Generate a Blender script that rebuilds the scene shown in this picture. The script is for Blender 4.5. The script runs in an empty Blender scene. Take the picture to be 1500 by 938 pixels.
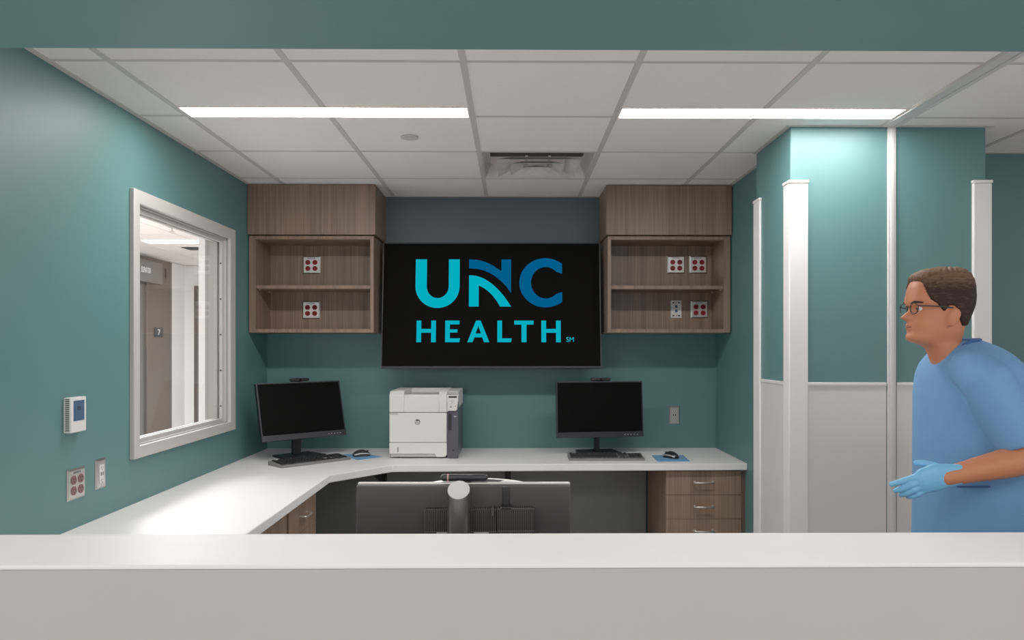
import bpy, bmesh, math, random
from math import sin, cos, pi, radians, exp, sqrt
from mathutils import Vector, Matrix
random.seed(7)
scene = bpy.context.scene
C = scene.collection

# ------------------------------------------------------------------ materials
def srgb(r, g, b):
    def f(c):
        c /= 255.0
        return c / 12.92 if c <= 0.04045 else ((c + 0.055) / 1.055) ** 2.4
    return (f(r), f(g), f(b), 1.0)

def new_mat(name):
    m = bpy.data.materials.new(name); m.use_nodes = True
    nt = m.node_tree
    return m, nt, nt.nodes['Principled BSDF']

def pre(c): return tuple(v**1.22 for v in c[:3]) + (1.0,)

def mat(name, col, rough=0.5, metal=0.0, spec=0.5, noise=0.0, nscale=40.0, bump=0.0, bscale=200.0, emit=None, estr=0.0, coat=0.0):
    m, nt, b = new_mat(name)
    b.inputs['Base Color'].default_value = col
    b.inputs['Roughness'].default_value = rough
    b.inputs['Metallic'].default_value = metal
    b.inputs['Specular IOR Level'].default_value = spec
    if coat: b.inputs['Coat Weight'].default_value = coat; b.inputs['Coat Roughness'].default_value = 0.15
    tc = None
    if noise or bump:
        tc = nt.nodes.new('ShaderNodeTexCoord')
    if noise:
        n = nt.nodes.new('ShaderNodeTexNoise'); n.inputs['Scale'].default_value = nscale; n.inputs['Detail'].default_value = 5
        nt.links.new(tc.outputs['Object'], n.inputs['Vector'])
        mr = nt.nodes.new('ShaderNodeMapRange')
        mr.inputs['To Min'].default_value = 1 - noise; mr.inputs['To Max'].default_value = 1 + noise
        nt.links.new(n.outputs['Fac'], mr.inputs['Value'])
        mx = nt.nodes.new('ShaderNodeMix'); mx.data_type = 'RGBA'; mx.blend_type = 'MULTIPLY'
        mx.inputs['Factor'].default_value = 1.0
        mx.inputs['A'].default_value = col
        nt.links.new(mr.outputs['Result'], mx.inputs['B'])
        nt.links.new(mx.outputs['Result'], b.inputs['Base Color'])
    if bump:
        n2 = nt.nodes.new('ShaderNodeTexNoise'); n2.inputs['Scale'].default_value = bscale; n2.inputs['Detail'].default_value = 3
        nt.links.new(tc.outputs['Object'], n2.inputs['Vector'])
        bp = nt.nodes.new('ShaderNodeBump'); bp.inputs['Strength'].default_value = bump; bp.inputs['Distance'].default_value = 0.002
        nt.links.new(n2.outputs['Fac'], bp.inputs['Height'])
        nt.links.new(bp.outputs['Normal'], b.inputs['Normal'])
    if emit:
        b.inputs['Emission Color'].default_value = emit
        b.inputs['Emission Strength'].default_value = estr
    return m

def wood_mat(name, c1, c2):
    m, nt, b = new_mat(name)
    tc = nt.nodes.new('ShaderNodeTexCoord')
    mp = nt.nodes.new('ShaderNodeMapping'); mp.inputs['Scale'].default_value = (170, 170, 2.2)
    nt.links.new(tc.outputs['Object'], mp.inputs['Vector'])
    n = nt.nodes.new('ShaderNodeTexNoise'); n.inputs['Scale'].default_value = 1.0; n.inputs['Detail'].default_value = 4
    nt.links.new(mp.outputs['Vector'], n.inputs['Vector'])
    mp2 = nt.nodes.new('ShaderNodeMapping'); mp2.inputs['Scale'].default_value = (22, 22, 0.5)
    nt.links.new(tc.outputs['Object'], mp2.inputs['Vector'])
    n2 = nt.nodes.new('ShaderNodeTexNoise'); n2.inputs['Scale'].default_value = 1.0
    nt.links.new(mp2.outputs['Vector'], n2.inputs['Vector'])
    ad = nt.nodes.new('ShaderNodeMath'); ad.operation = 'MULTIPLY_ADD'; ad.inputs[1].default_value = 0.6
    nt.links.new(n.outputs['Fac'], ad.inputs[0])
    ml = nt.nodes.new('ShaderNodeMath'); ml.operation = 'MULTIPLY'; ml.inputs[1].default_value = 0.4
    nt.links.new(n2.outputs['Fac'], ml.inputs[0]); nt.links.new(ml.outputs[0], ad.inputs[2])
    cr = nt.nodes.new('ShaderNodeValToRGB')
    cr.color_ramp.elements[0].position = 0.36; cr.color_ramp.elements[0].color = c1
    cr.color_ramp.elements[1].position = 0.64; cr.color_ramp.elements[1].color = c2
    nt.links.new(ad.outputs[0], cr.inputs['Fac'])
    nt.links.new(cr.outputs['Color'], b.inputs['Base Color'])
    b.inputs['Roughness'].default_value = 0.45
    return m

TEAL = (0.072, 0.186, 0.192, 1)
SLATE = (0.060, 0.095, 0.118, 1)
M = {}
M['teal'] = mat('teal_paint', TEAL, 0.5, spec=0.6, noise=0.04, nscale=6, bump=0.10, bscale=260)
def back_wall_mat():
    m = mat('two_tone_paint', TEAL, 0.5, spec=0.5, bump=0.10, bscale=260)
    nt = m.node_tree; b = nt.nodes['Principled BSDF']
    g = nt.nodes.new('ShaderNodeNewGeometry'); s = nt.nodes.new('ShaderNodeSeparateXYZ')
    nt.links.new(g.outputs['Position'], s.inputs[0])
    gt = nt.nodes.new('ShaderNodeMath'); gt.operation = 'GREATER_THAN'; gt.inputs[1].default_value = 1.75
    nt.links.new(s.outputs['Z'], gt.inputs[0])
    mx = nt.nodes.new('ShaderNodeMix'); mx.data_type = 'RGBA'
    mx.inputs['A'].default_value = TEAL; mx.inputs['B'].default_value = SLATE
    nt.links.new(gt.outputs[0], mx.inputs['Factor']); nt.links.new(mx.outputs['Result'], b.inputs['Base Color'])
    return m
M['back'] = back_wall_mat()
M['white_wall'] = mat('white_paint', (0.84, 0.825, 0.82, 1), 0.55)
M['wainscot'] = mat('wainscot_vinyl', (0.66, 0.64, 0.62, 1), 0.35, noise=0.03, nscale=3)
M['guard'] = mat('guard_plastic', (0.80, 0.78, 0.77, 1), 0.4)
M['trim'] = mat('trim_white', (0.72, 0.70, 0.68, 1), 0.4)
M['joint'] = mat('joint_strip', (0.62, 0.61, 0.60, 1), 0.4)
M['frame'] = mat('window_frame_paint', (0.50, 0.475, 0.45, 1), 0.38)
M['tile'] = mat('ceiling_tile', (0.90, 0.85, 0.83, 1), 0.9, noise=0.05, nscale=90, bump=0.25, bscale=350)
M['grid'] = mat('ceiling_grid', (0.56, 0.525, 0.51, 1), 0.55)
M['floor'] = mat('floor_vinyl', (0.60, 0.57, 0.55, 1), 0.45, noise=0.06, nscale=12)
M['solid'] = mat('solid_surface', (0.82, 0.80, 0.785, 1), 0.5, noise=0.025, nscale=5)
M['counter_front'] = mat('counter_front_shaded', (0.43, 0.40, 0.375, 1), 0.45, noise=0.03, nscale=4)  # front's shading put into a base colour darker than the countertop
M['desk'] = mat('worktop_white', (0.79, 0.78, 0.78, 1), 0.4, noise=0.015, nscale=5)
M['wood'] = wood_mat('walnut_laminate', srgb(102, 81, 66), srgb(142, 116, 97))
M['wood_dark'] = wood_mat('walnut_laminate_dark', srgb(84, 66, 58), srgb(112, 92, 80))
M['panel'] = mat('charcoal_panel', srgb(104, 108, 106), 0.6, noise=0.05, nscale=20)
M['chrome'] = mat('brushed_nickel', (0.66, 0.63, 0.60, 1), 0.28, 1.0)
M['steel'] = mat('brushed_steel', (0.62, 0.59, 0.56, 1), 0.33, 1.0, noise=0.05, nscale=30)
M['steel_brown'] = mat('elevator_steel', (0.15, 0.115, 0.095, 1), 0.4, 0.6, noise=0.12, nscale=5)
M['sign_steel'] = mat('sign_steel', (0.21, 0.19, 0.175, 1), 0.45, 0.4, noise=0.06, nscale=6)
M['steel_dark'] = mat('elevator_door_steel', (0.16, 0.15, 0.145, 1), 0.4, 0.6)
M['black'] = mat('black_plastic', srgb(16, 16, 19), 0.45)
M['black2'] = mat('black_soft', srgb(36, 36, 40), 0.5)
M['screen'] = mat('screen_glass', srgb(14, 14, 14), 0.6, spec=0.02)
M['tvscreen'] = mat('tv_screen', srgb(9, 9, 8), 0.6, spec=0.02, emit=pre(srgb(14, 14, 12)), estr=0.5)
M['bezel'] = mat('bezel_plastic', srgb(30, 29, 36), 0.4)
M['tvframe'] = mat('tv_frame', srgb(46, 46, 56), 0.35, 0.3)
M['logo_teal'] = mat('logo_teal', (0, 0, 0, 1), 0.7, spec=0.0, emit=pre(srgb(0, 174, 193)), estr=0.97)
M['logo_blue'] = mat('logo_blue', (0, 0, 0, 1), 0.7, spec=0.0, emit=pre(srgb(0, 94, 140)), estr=0.97)
M['printer'] = mat('printer_white', (0.76, 0.745, 0.74, 1), 0.38)
M['printer_gray'] = mat('printer_light_gray', (0.50, 0.49, 0.48, 1), 0.45)
M['printer_dark'] = mat('printer_charcoal', srgb(72, 70, 82), 0.45)
M['ink'] = mat('dark_ink', srgb(30, 30, 34), 0.5)
M['gap'] = mat('dark_gap', srgb(42, 42, 44), 0.7)
M['key'] = mat('key_plastic', srgb(20, 20, 22), 0.5)
M['kb_case'] = mat('keyboard_case', srgb(112, 110, 110), 0.45)
M['blue_pad'] = mat('blue_pad', srgb(96, 148, 192), 0.7, noise=0.05, nscale=60)
M['silver'] = mat('silver_plastic', (0.55, 0.54, 0.54, 1), 0.35, 0.4)
M['red'] = mat('red_receptacle', srgb(132, 6, 22), 0.5, spec=0.3)
M['brownred'] = mat('brown_receptacle', srgb(118, 78, 76), 0.45)
M['ivory'] = mat('white_device', (0.74, 0.73, 0.72, 1), 0.4)
M['letter_white'] = mat('letter_white', (0.9, 0.9, 0.9, 1), 0.6, emit=(0.9, 0.9, 0.9, 1), estr=0.04)
M['slot'] = mat('slot_dark', srgb(20, 14, 16), 0.7)
M['jack'] = mat('blue_jack', srgb(40, 70, 130), 0.4)
M['lcd'] = mat('thermostat_lcd', srgb(44, 72, 104), 0.25, emit=srgb(44, 72, 104), estr=0.15)
M['diff'] = mat('light_diffuser', (0.9, 0.9, 0.9, 1), 0.6, emit=(1.0, 0.955, 0.92, 1), estr=39.0)
M['diff_lobby'] = mat('light_diffuser_lobby', (0.9, 0.9, 0.9, 1), 0.6, emit=(1.0, 0.97, 0.94, 1), estr=45.0)
M['vent'] = mat('vent_paint', (0.66, 0.62, 0.60, 1), 0.5, noise=0.25, nscale=14)
M['vent_dark'] = mat('vent_inside', (0.05, 0.05, 0.055, 1), 0.8)
M['mon_back'] = mat('monitor_back_charcoal', srgb(64, 60, 62), 0.38, 0.25)
M['mon_rim'] = mat('monitor_rim_silver', (0.70, 0.68, 0.67, 1), 0.35, 0.6)
M['gunmetal'] = mat('gunmetal', srgb(110, 105, 104), 0.3, 0.8)
M['gun_top'] = mat('satin_aluminium', (0.70, 0.69, 0.68, 1), 0.4, 0.6)
M['fin'] = mat('vent_fin', srgb(104, 99, 98), 0.4, 0.3)
M['pink'] = mat('pink_mark', srgb(200, 140, 140), 0.5)
M['chair_white'] = mat('chair_white_plastic', (0.78, 0.77, 0.76, 1), 0.4)
M['fabric'] = mat('chair_mesh_fabric', srgb(58, 58, 62), 0.9, bump=0.4, bscale=600)
M['skin'] = mat('skin', srgb(190, 114, 78), 0.5, noise=0.06, nscale=25)
M['scrub'] = mat('scrub_cotton', srgb(96, 146, 196), 0.85, noise=0.05, nscale=40, bump=0.25, bscale=500)
M['scrub2'] = mat('scrub_cotton_trousers', srgb(70, 118, 176), 0.85, noise=0.05, nscale=40)
M['pocketline'] = mat('scrub_seam', srgb(44, 84, 138), 0.85)
M['glove'] = mat('nitrile_glove', srgb(104, 176, 222), 0.42)
M['shoe'] = mat('shoe_rubber', srgb(60, 60, 66), 0.6)
M['eye'] = mat('eye_white', srgb(225, 220, 215), 0.3)
M['iris'] = mat('iris_dark', srgb(40, 30, 26), 0.3)
M['lip'] = mat('lip', srgb(138, 70, 58), 0.5)

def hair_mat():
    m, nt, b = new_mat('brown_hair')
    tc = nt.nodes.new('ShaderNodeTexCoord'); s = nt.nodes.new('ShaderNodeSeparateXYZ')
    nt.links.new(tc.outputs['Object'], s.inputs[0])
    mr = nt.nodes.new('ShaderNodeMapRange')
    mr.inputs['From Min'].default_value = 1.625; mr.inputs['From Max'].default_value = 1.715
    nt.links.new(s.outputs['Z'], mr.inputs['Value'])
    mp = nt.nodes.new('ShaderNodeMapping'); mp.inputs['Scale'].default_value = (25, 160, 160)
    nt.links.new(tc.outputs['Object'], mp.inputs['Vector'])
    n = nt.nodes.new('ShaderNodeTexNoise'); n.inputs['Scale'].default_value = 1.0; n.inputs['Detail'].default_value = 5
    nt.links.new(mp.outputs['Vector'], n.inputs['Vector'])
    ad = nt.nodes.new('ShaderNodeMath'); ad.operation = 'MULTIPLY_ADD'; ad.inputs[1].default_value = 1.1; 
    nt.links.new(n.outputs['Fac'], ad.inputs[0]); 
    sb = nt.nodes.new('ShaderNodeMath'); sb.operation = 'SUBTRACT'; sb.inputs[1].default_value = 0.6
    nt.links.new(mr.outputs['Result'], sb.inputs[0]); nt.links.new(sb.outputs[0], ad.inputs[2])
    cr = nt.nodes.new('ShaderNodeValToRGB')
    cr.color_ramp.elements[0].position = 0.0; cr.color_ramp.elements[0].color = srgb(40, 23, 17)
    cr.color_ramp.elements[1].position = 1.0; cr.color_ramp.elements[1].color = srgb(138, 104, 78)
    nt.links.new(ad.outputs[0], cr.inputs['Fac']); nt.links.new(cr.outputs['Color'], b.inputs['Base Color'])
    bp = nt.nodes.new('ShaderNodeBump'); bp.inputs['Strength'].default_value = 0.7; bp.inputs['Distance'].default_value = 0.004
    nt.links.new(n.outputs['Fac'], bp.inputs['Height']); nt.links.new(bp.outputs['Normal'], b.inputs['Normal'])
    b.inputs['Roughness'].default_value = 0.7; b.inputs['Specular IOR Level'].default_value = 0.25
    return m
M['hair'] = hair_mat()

def glass_mat():
    m = bpy.data.materials.new('window_glass'); m.use_nodes = True
    nt = m.node_tree; nt.nodes.remove(nt.nodes['Principled BSDF'])
    out = nt.nodes['Material Output']
    t = nt.nodes.new('ShaderNodeBsdfTransparent'); t.inputs['Color'].default_value = (0.95, 0.96, 0.96, 1)
    g = nt.nodes.new('ShaderNodeBsdfGlossy'); g.inputs['Roughness'].default_value = 0.0
    lw = nt.nodes.new('ShaderNodeLayerWeight'); lw.inputs['Blend'].default_value = 0.5
    pw = nt.nodes.new('ShaderNodeMath'); pw.operation = 'POWER'; pw.inputs[1].default_value = 5.0
    nt.links.new(lw.outputs['Facing'], pw.inputs[0])
    fr = nt.nodes.new('ShaderNodeMath'); fr.operation = 'MULTIPLY_ADD'; fr.inputs[1].default_value = 0.9; fr.inputs[2].default_value = 0.035
    nt.links.new(pw.outputs[0], fr.inputs[0])
    mx = nt.nodes.new('ShaderNodeMixShader')
    nt.links.new(fr.outputs[0], mx.inputs[0]); nt.links.new(t.outputs[0], mx.inputs[1]); nt.links.new(g.outputs[0], mx.inputs[2])
    nt.links.new(mx.outputs[0], out.inputs['Surface'])
    return m
M['glass'] = glass_mat()

# ------------------------------------------------------------------ mesh helpers
class MB:
    def __init__(s): s.v = []; s.f = []
    def add(s, vs, fs, mtx=None):
        o = len(s.v)
        s.v += [tuple(mtx @ Vector(p)) if mtx else tuple(p) for p in vs]
        s.f += [tuple(i + o for i in f) for f in fs]
        return s
    def box(s, x0, x1, y0, y1, z0, z1, mtx=None):
        vs = [(x0,y0,z0),(x1,y0,z0),(x1,y1,z0),(x0,y1,z0),(x0,y0,z1),(x1,y0,z1),(x1,y1,z1),(x0,y1,z1)]
        return s.add(vs, [(3,2,1,0),(4,5,6,7),(0,1,5,4),(1,2,6,5),(2,3,7,6),(3,0,4,7)], mtx)
    def prism(s, poly, axis, a0, a1, mtx=None):
        """extrude a 2D polygon. axis 'x': poly=(y,z); 'y': poly=(x,z); 'z': poly=(x,y)"""
        ar = sum(poly[i][0]*poly[(i+1) % len(poly)][1] - poly[(i+1) % len(poly)][0]*poly[i][1] for i in range(len(poly)))
        if ar < 0: poly = poly[::-1]
        def p3(p, a): return {'x': (a, p[0], p[1]), 'y': (p[0], a, p[1]), 'z': (p[0], p[1], a)}[axis]
        n = len(poly); vs = [p3(p, a0) for p in poly] + [p3(p, a1) for p in poly]
        fs = [tuple(range(n))[::-1], tuple(range(n, 2*n))] + [(i, (i+1) % n, n + (i+1) % n, n + i) for i in range(n)]
        if axis == 'y': fs = [f[::-1] for f in fs]
        return s.add(vs, fs, mtx)
    def tube(s, path, rad, n=12, mtx=None, flat=1.0, up=None):
        """closed tube along path; rad = number or list; flat squashes the second axis"""
        P = [Vector(p) for p in path]
        if not isinstance(rad, (list, tuple)): rad = [rad]*len(P)
        rings = []; prev = None
        for i, p in enumerate(P):
            d = (P[min(i+1, len(P)-1)] - P[max(i-1, 0)]).normalized()
            if prev is None:
                ref = Vector(up) if up else (Vector((0,0,1)) if abs(d.z) < 0.9 else Vector((1,0,0)))
                a = (ref - d*ref.dot(d)).normalized()
            else: a = (prev - d*prev.dot(d)).normalized()
            prev = a; b = d.cross(a)
            rings.append([p + a*(rad[i]*cos(2*pi*k/n)) + b*(rad[i]*flat*sin(2*pi*k/n)) for k in range(n)])
        vs = [q for r in rings for q in r]; fs = []
        for i in range(len(P)-1):
            for k in range(n):
                fs.append((i*n+k, i*n+(k+1) % n, (i+1)*n+(k+1) % n, (i+1)*n+k))
        fs.append(tuple(range(n))[::-1]); fs.append(tuple((len(P)-1)*n + k for k in range(n)))
        return s.add(vs, fs, mtx)
    def capsule(s, path, rad, n=14, mtx=None, flat=1.0, up=None):
        """tube with rounded ends"""
        P = [Vector(p) for p in path]
        R = list(rad) if isinstance(rad, (list, tuple)) else [rad]*len(P)
        d0 = (P[0]-P[1]).normalized(); d1 = (P[-1]-P[-2]).normalized()
        pre = [(P[0] + d0*R[0]*sin(t), R[0]*cos(t)) for t in (1.45, 1.1, 0.7, 0.35)]
        post = [(P[-1] + d1*R[-1]*sin(t), R[-1]*cos(t)) for t in (0.35, 0.7, 1.1, 1.45)]
        full = pre + list(zip(P, R)) + post
        return s.tube([a for a, _ in full], [r for _, r in full], n, mtx, flat, up)
    def lathe(s, prof, n=24, mtx=None):
        """profile (r,z) bottom to top around z, closed with caps"""
        vs = []; fs = []
        for r, z in prof:
            vs += [(r*cos(2*pi*k/n), r*sin(2*pi*k/n), z) for k in range(n)]
        for i in range(len(prof)-1):
            for k in range(n): fs.append((i*n+k, i*n+(k+1) % n, (i+1)*n+(k+1) % n, (i+1)*n+k))
        fs.append(tuple(range(n))[::-1]); fs.append(tuple((len(prof)-1)*n+k for k in range(n)))
        return s.add(vs, fs, mtx)
    def ellipsoid(s, c, r, n=16, m=10, mtx=None):
        prof = []
        vs = []; fs = []
        for i in range(m+1):
            t = -pi/2 + pi*(i+0.02)/(m+0.04)
            for k in range(n):
                vs.append((c[0]+r[0]*cos(t)*cos(2*pi*k/n), c[1]+r[1]*cos(t)*sin(2*pi*k/n), c[2]+r[2]*sin(t)))
        for i in range(m):
            for k in range(n): fs.append((i*n+k, i*n+(k+1) % n, (i+1)*n+(k+1) % n, (i+1)*n+k))
        fs.append(tuple(range(n))[::-1]); fs.append(tuple(m*n+k for k in range(n)))
        return s.add(vs, fs, mtx)
    def loft(s, rings, closed=True):
        n = len(rings[0]); vs = [p for r in rings for p in r]; fs = []
        for i in range(len(rings)-1):
            for k in range(n): fs.append((i*n+k, i*n+(k+1) % n, (i+1)*n+(k+1) % n, (i+1)*n+k))
        if closed:
            fs.append(tuple(range(n))[::-1]); fs.append(tuple((len(rings)-1)*n+k for k in range(n)))
        return s.add(vs, fs)
    def mesh(s, name):
        me = bpy.data.meshes.new(name); me.from_pydata(s.v, [], s.f); me.update()
        bm = bmesh.new(); bm.from_mesh(me); bmesh.ops.recalc_face_normals(bm, faces=bm.faces); bm.to_mesh(me); bm.free()
        return me
    def build(s, name, material, parent=None, bevel=0.0, smooth=False, seg=2):
        return link(name, s.mesh(name), material, parent, bevel, smooth, seg)

def link(name, me, material, parent=None, bevel=0.0, smooth=False, seg=2):
    o = bpy.data.objects.new(name, me); C.objects.link(o)
    if material: me.materials.append(M[material] if isinstance(material, str) else material)
    if parent: o.parent = parent
    if bevel:
        b = o.modifiers.new('bevel', 'BEVEL'); b.width = bevel; b.segments = seg; b.limit_method = 'ANGLE'; b.angle_limit = radians(40)
        b.harden_normals = False
    if smooth or bevel:
        for p in me.polygons: p.use_smooth = True
        try: me.set_sharp_from_angle(angle=radians(42))
        except Exception: pass
    return o

def evaluated_mesh(o):
    dg = bpy.context.evaluated_depsgraph_get(); dg.update()
    return bpy.data.meshes.new_from_object(o.evaluated_get(dg))

def remeshed(mb, name, material, parent, voxel, smooth_it=6, fac=0.5):
    """unite overlapping closed pieces into one continuous skin"""
    o = bpy.data.objects.new('build', mb.mesh('build')); C.objects.link(o)
    r = o.modifiers.new('r', 'REMESH'); r.mode = 'VOXEL'; r.voxel_size = voxel
    if smooth_it:
        sm = o.modifiers.new('s', 'SMOOTH'); sm.iterations = smooth_it; sm.factor = fac
    me = evaluated_mesh(o); bpy.data.objects.remove(o); me.name = name; me.materials.clear()
    for p in me.polygons: p.use_smooth = True
    n = bpy.data.objects.new(name, me); C.objects.link(n); me.materials.append(M[material]); n.parent = parent
    return n

def tag(o, label=None, cat=None, group=None, kind=None):
    if label: o['label'] = label
    if cat: o['category'] = cat
    if group: o['group'] = group
    if kind: o['kind'] = kind
    return o

def thing(name, label, cat, loc=(0,0,0), rz=0.0, group=None):
    o = bpy.data.objects.new(name, None); C.objects.link(o)
    o.empty_display_size = 0.05
    o.location = loc; o.rotation_euler = (0, 0, rz)
    return tag(o, label, cat, group)

def struct(o): o['kind'] = 'structure'; return o

def dup(root, loc, rz, label):
    def cp(o, par):
        c = o.copy(); C.objects.link(c); c.parent = par
        for ch in list(o.children): cp(ch, c)
        return c
    r = cp(root, None); r.location = loc; r.rotation_euler = (root.rotation_euler[0], root.rotation_euler[1], rz); r['label'] = label
    return r

def text_mesh(txt, size, bold=0.0, ext=0.0004, align='CENTER', xs=1.0):
    cu = bpy.data.curves.new('t', 'FONT'); cu.body = txt; cu.size = size; cu.extrude = ext; cu.offset = bold
    cu.align_x = align; cu.align_y = 'CENTER'
    o = bpy.data.objects.new('t', cu); C.objects.link(o)
    me = evaluated_mesh(o); bpy.data.objects.remove(o)
    # text plane (x,y) -> (x,z), facing -Y
    me.transform(Matrix(((xs,0,0,0),(0,0,-1,0),(0,1,0,0),(0,0,0,1))))
    return me

# ------------------------------------------------------------------ dimensions
XL, XR, YB, ZC = -1.612, 1.342, 5.02, 2.44
DZ = 0.785                      # worktop height
CX0, CX1, CY0, CY1 = 1.246, 2.127, 3.405, 3.885    # pillar

# ------------------------------------------------------------------ room shell
struct(MB().box(-6.5, 6.5, -2.5, 10.5, -0.05, 0).build('floor', 'floor'))
WY0, WY1, WZ0, WZ1 = 3.268, 4.312, 1.028, 2.062       # glazed opening in the left wall
w = MB()
w.box(XL-0.12, XL, 1.86, WY0, 0, ZC+0.03); w.box(XL-0.12, XL, WY1, YB+0.12, 0, ZC+0.03)
w.box(XL-0.12, XL, WY0, WY1, 0, WZ0); w.box(XL-0.12, XL, WY0, WY1, WZ1, ZC+0.03)
struct(w.build('wall_left', 'teal'))
struct(MB().box(XL, XR+0.1, YB, YB+0.12, 0, ZC+0.03).build('wall_back', 'back'))
struct(MB().box(XR, XR+0.1, CY1, YB, 0, ZC+0.03).build('wall_right', 'teal'))
struct(MB().box(CX0, CX1, CY0, CY1, 0, ZC+0.03).build('wall_pillar', 'teal', None, 0.004))
struct(MB().box(CX1, 5.1, CY1-0.015, CY1+0.1, 0, ZC+0.03).build('wall_far_right', 'teal'))
struct(MB().box(-5.0, 5.0, 1.335, 1.611, 2.08, 2.75).build('wall_header', 'teal', None, 0.003))

struct(MB().box(5.0, 5.1, 1.62, CY1-0.03, 0, ZC).build('wall_corridor_end', 'white_wall'))

# wainscot panels (white vinyl) with a top cap
def wains(name, x0, x1, y0, y1, cap):
    o = MB().box(x0, x1, y0, y1, 0, 1.278).build(name, 'wainscot')
    c = MB().box(*cap, 1.278, 1.292).build('cap', 'trim', o, 0.002)
    struct(o)
wains('trim_wainscot_pillar_front', CX0+0.06, 1.675, CY0-0.005, CY0, (CX0+0.06, 1.675, CY0-0.009, CY0))
wains('trim_wainscot_pillar_right', 1.722, CX1-0.04, CY0-0.005, CY0, (1.722, CX1-0.04, CY0-0.009, CY0))
wains('trim_wainscot_pillar_side', CX0-0.005, CX0, CY0+0.05, CY1-0.06, (CX0-0.009, CX0, CY0+0.05, CY1-0.06))
wains('trim_wainscot_far_right', CX1, 4.99, CY1-0.021, CY1-0.015, (CX1, 4.99, CY1-0.026, CY1-0.015))
# movement-joint strip up the pillar and across the ceiling
j = MB()
j.box(1.680, 1.716, CY0-0.012, CY0, 0, ZC); j.box(1.690, 1.706, CY0-0.016, CY0-0.012, 0, ZC)
struct(j.build('trim_joint_strip', 'joint', None, 0.002))

# ceiling tiles: one ceiling mesh; grid as trim
xl = [XL, -1.392, -0.782, -0.172, 0.438, 1.048, 1.650]
yl = [1.611, 2.03, 2.64, 3.27, 3.86, 4.475, YB]
LY0, LY1 = 3.145, 3.282
c = MB()
G = 0.009
def tile(x0, x1, y0, y1):
    c.box(x0+G, x1-G, y0+G*0.6, y1-G*0.6, ZC+0.0015, ZC+0.02)
for i in range(len(xl)-1):
    for k in range(len(yl)-1):
        x0, x1, y0, y1 = xl[i], xl[i+1], yl[k], yl[k+1]
        lit = i in (1, 2, 4, 5)
        if i == 3 and k == 4: continue                    # air diffuser
        if k == 2 and lit: y1 = LY0
        if k == 3 and lit: y0 = LY1
        tile(x0, x1, y0, y1)
xr = [1.722, 2.332, 2.942, 3.552, 4.162, 4.9]
for i in range(len(xr)-1):
    for k in range(4): tile(xr[i], xr[i+1], yl[k], yl[k+1])
c.box(XL-0.1, 6.0, 1.5, YB+0.1, ZC+0.16, ZC+0.2)          # slab above
struct(c.build('ceiling', 'tile'))
g = MB(); H = 0.012
for x in xl[1:-1]:
    g.box(x-H, x+H, yl[0], LY0 if x in (-0.782, 1.048) else YB, ZC-0.001, ZC+0.006)
    if x in (-0.782, 1.048): g.box(x-H, x+H, LY1, YB, ZC-0.001, ZC+0.006)
for y in yl[1:-1]:
    for a in range(len(xl)-1):
        if y == 3.27 and a in (1, 2, 4, 5): continue
        g.box(xl[a]+(H if a else 0), xl[a+1]-H, y-0.008, y+0.008, ZC-0.0005, ZC+0.006)
for x in xr[1:]: g.box(x-H, x+H, yl[0], CY1, ZC-0.001, ZC+0.006)
for y in yl[1:5]: g.box(1.72, 4.9, y-0.008, y+0.008, ZC-0.0005, ZC+0.006)
g.box(XL, XL+0.022, yl[0], YB, ZC-0.002, ZC+0.006)        # wall angles
g.box(XL, XR, YB-0.02, YB, ZC-0.002, ZC+0.006)
g.box(XR-0.02, XR, CY1, YB, ZC-0.002, ZC+0.006)
g.box(CX0-0.02, CX0, CY0-0.02, CY1, ZC-0.002, ZC+0.006)
g.box(CX0, CX1+0.03, CY0-0.02, CY0, ZC-0.002, ZC+0.006)
g.box(CX1, 4.9, CY1-0.04, CY1-0.016, ZC-0.002, ZC+0.006)
struct(g.build('trim_ceiling_grid', 'grid'))
j = MB()
j.box(1.652, 1.672, 1.611, CY0-0.02, ZC-0.006, ZC+0.01); j.box(1.676, 1.698, 1.611, CY0-0.02, ZC-0.003, ZC+0.01); j.box(1.702, 1.722, 1.611, CY0-0.02, ZC-0.006, ZC+0.01)
struct(j.build('trim_ceiling_joint', 'joint'))

# window in the left wall
wn = thing('window_1', 'white framed interior window in the left teal wall', 'window', (XL, 0, 0)); wn['kind'] = 'structure'
fo = [(3.217, 0.977), (4.392, 0.977), (4.392, 2.122), (3.217, 2.122)]
fi = [(WY0, WZ0), (WY1, WZ0), (WY1, WZ1), (WY0, WZ1)]
f = MB()
def ringframe(mb, o, i, x0, x1):
    vs = [(x0, *p) for p in o] + [(x0, *p) for p in i] + [(x1, *p) for p in o] + [(x1, *p) for p in i]
    fs = []
    for k in range(4):
        n = (k+1) % 4
        fs += [(k, n, 4+n, 4+k), (8+k, 12+k, 12+n, 8+n), (k, 8+k, 8+n, n), (4+k, 4+n, 12+n, 12+k)]
    mb.add(vs, fs)
ringframe(f, fo, fi, 0.0, 0.022)
f.build('window_frame', 'frame', wn, 0.004)
f = MB(); e = 0.004
ringframe(f, fi, [(WY0+.006, WZ0+.006), (WY1-.006, WZ0+.006), (WY1-.006, WZ1-.006), (WY0+.006, WZ1-.006)], -0.12, 0.0)
f.build('window_jamb', 'frame', wn)
f = MB()
def inset(d): return [(WY0+d, WZ0+d), (WY1-d, WZ0+d), (WY1-d, WZ1-d), (WY0+d, WZ1-d)]
ringframe(f, inset(.006), inset(.024), -0.034, -0.016)
ringframe(f, inset(.006), inset(.024), -0.066, -0.046)
f.build('window_stop', 'frame', wn, 0.002)
f = MB()
for z in (1.12, 1.32, 1.52, 1.72, 1.92):
    f.tube([(-0.025, WY1-0.0245, z), (-0.025, WY1-0.027, z)], 0.005, 8)
f.build('screw', 'ink', wn)
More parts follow.
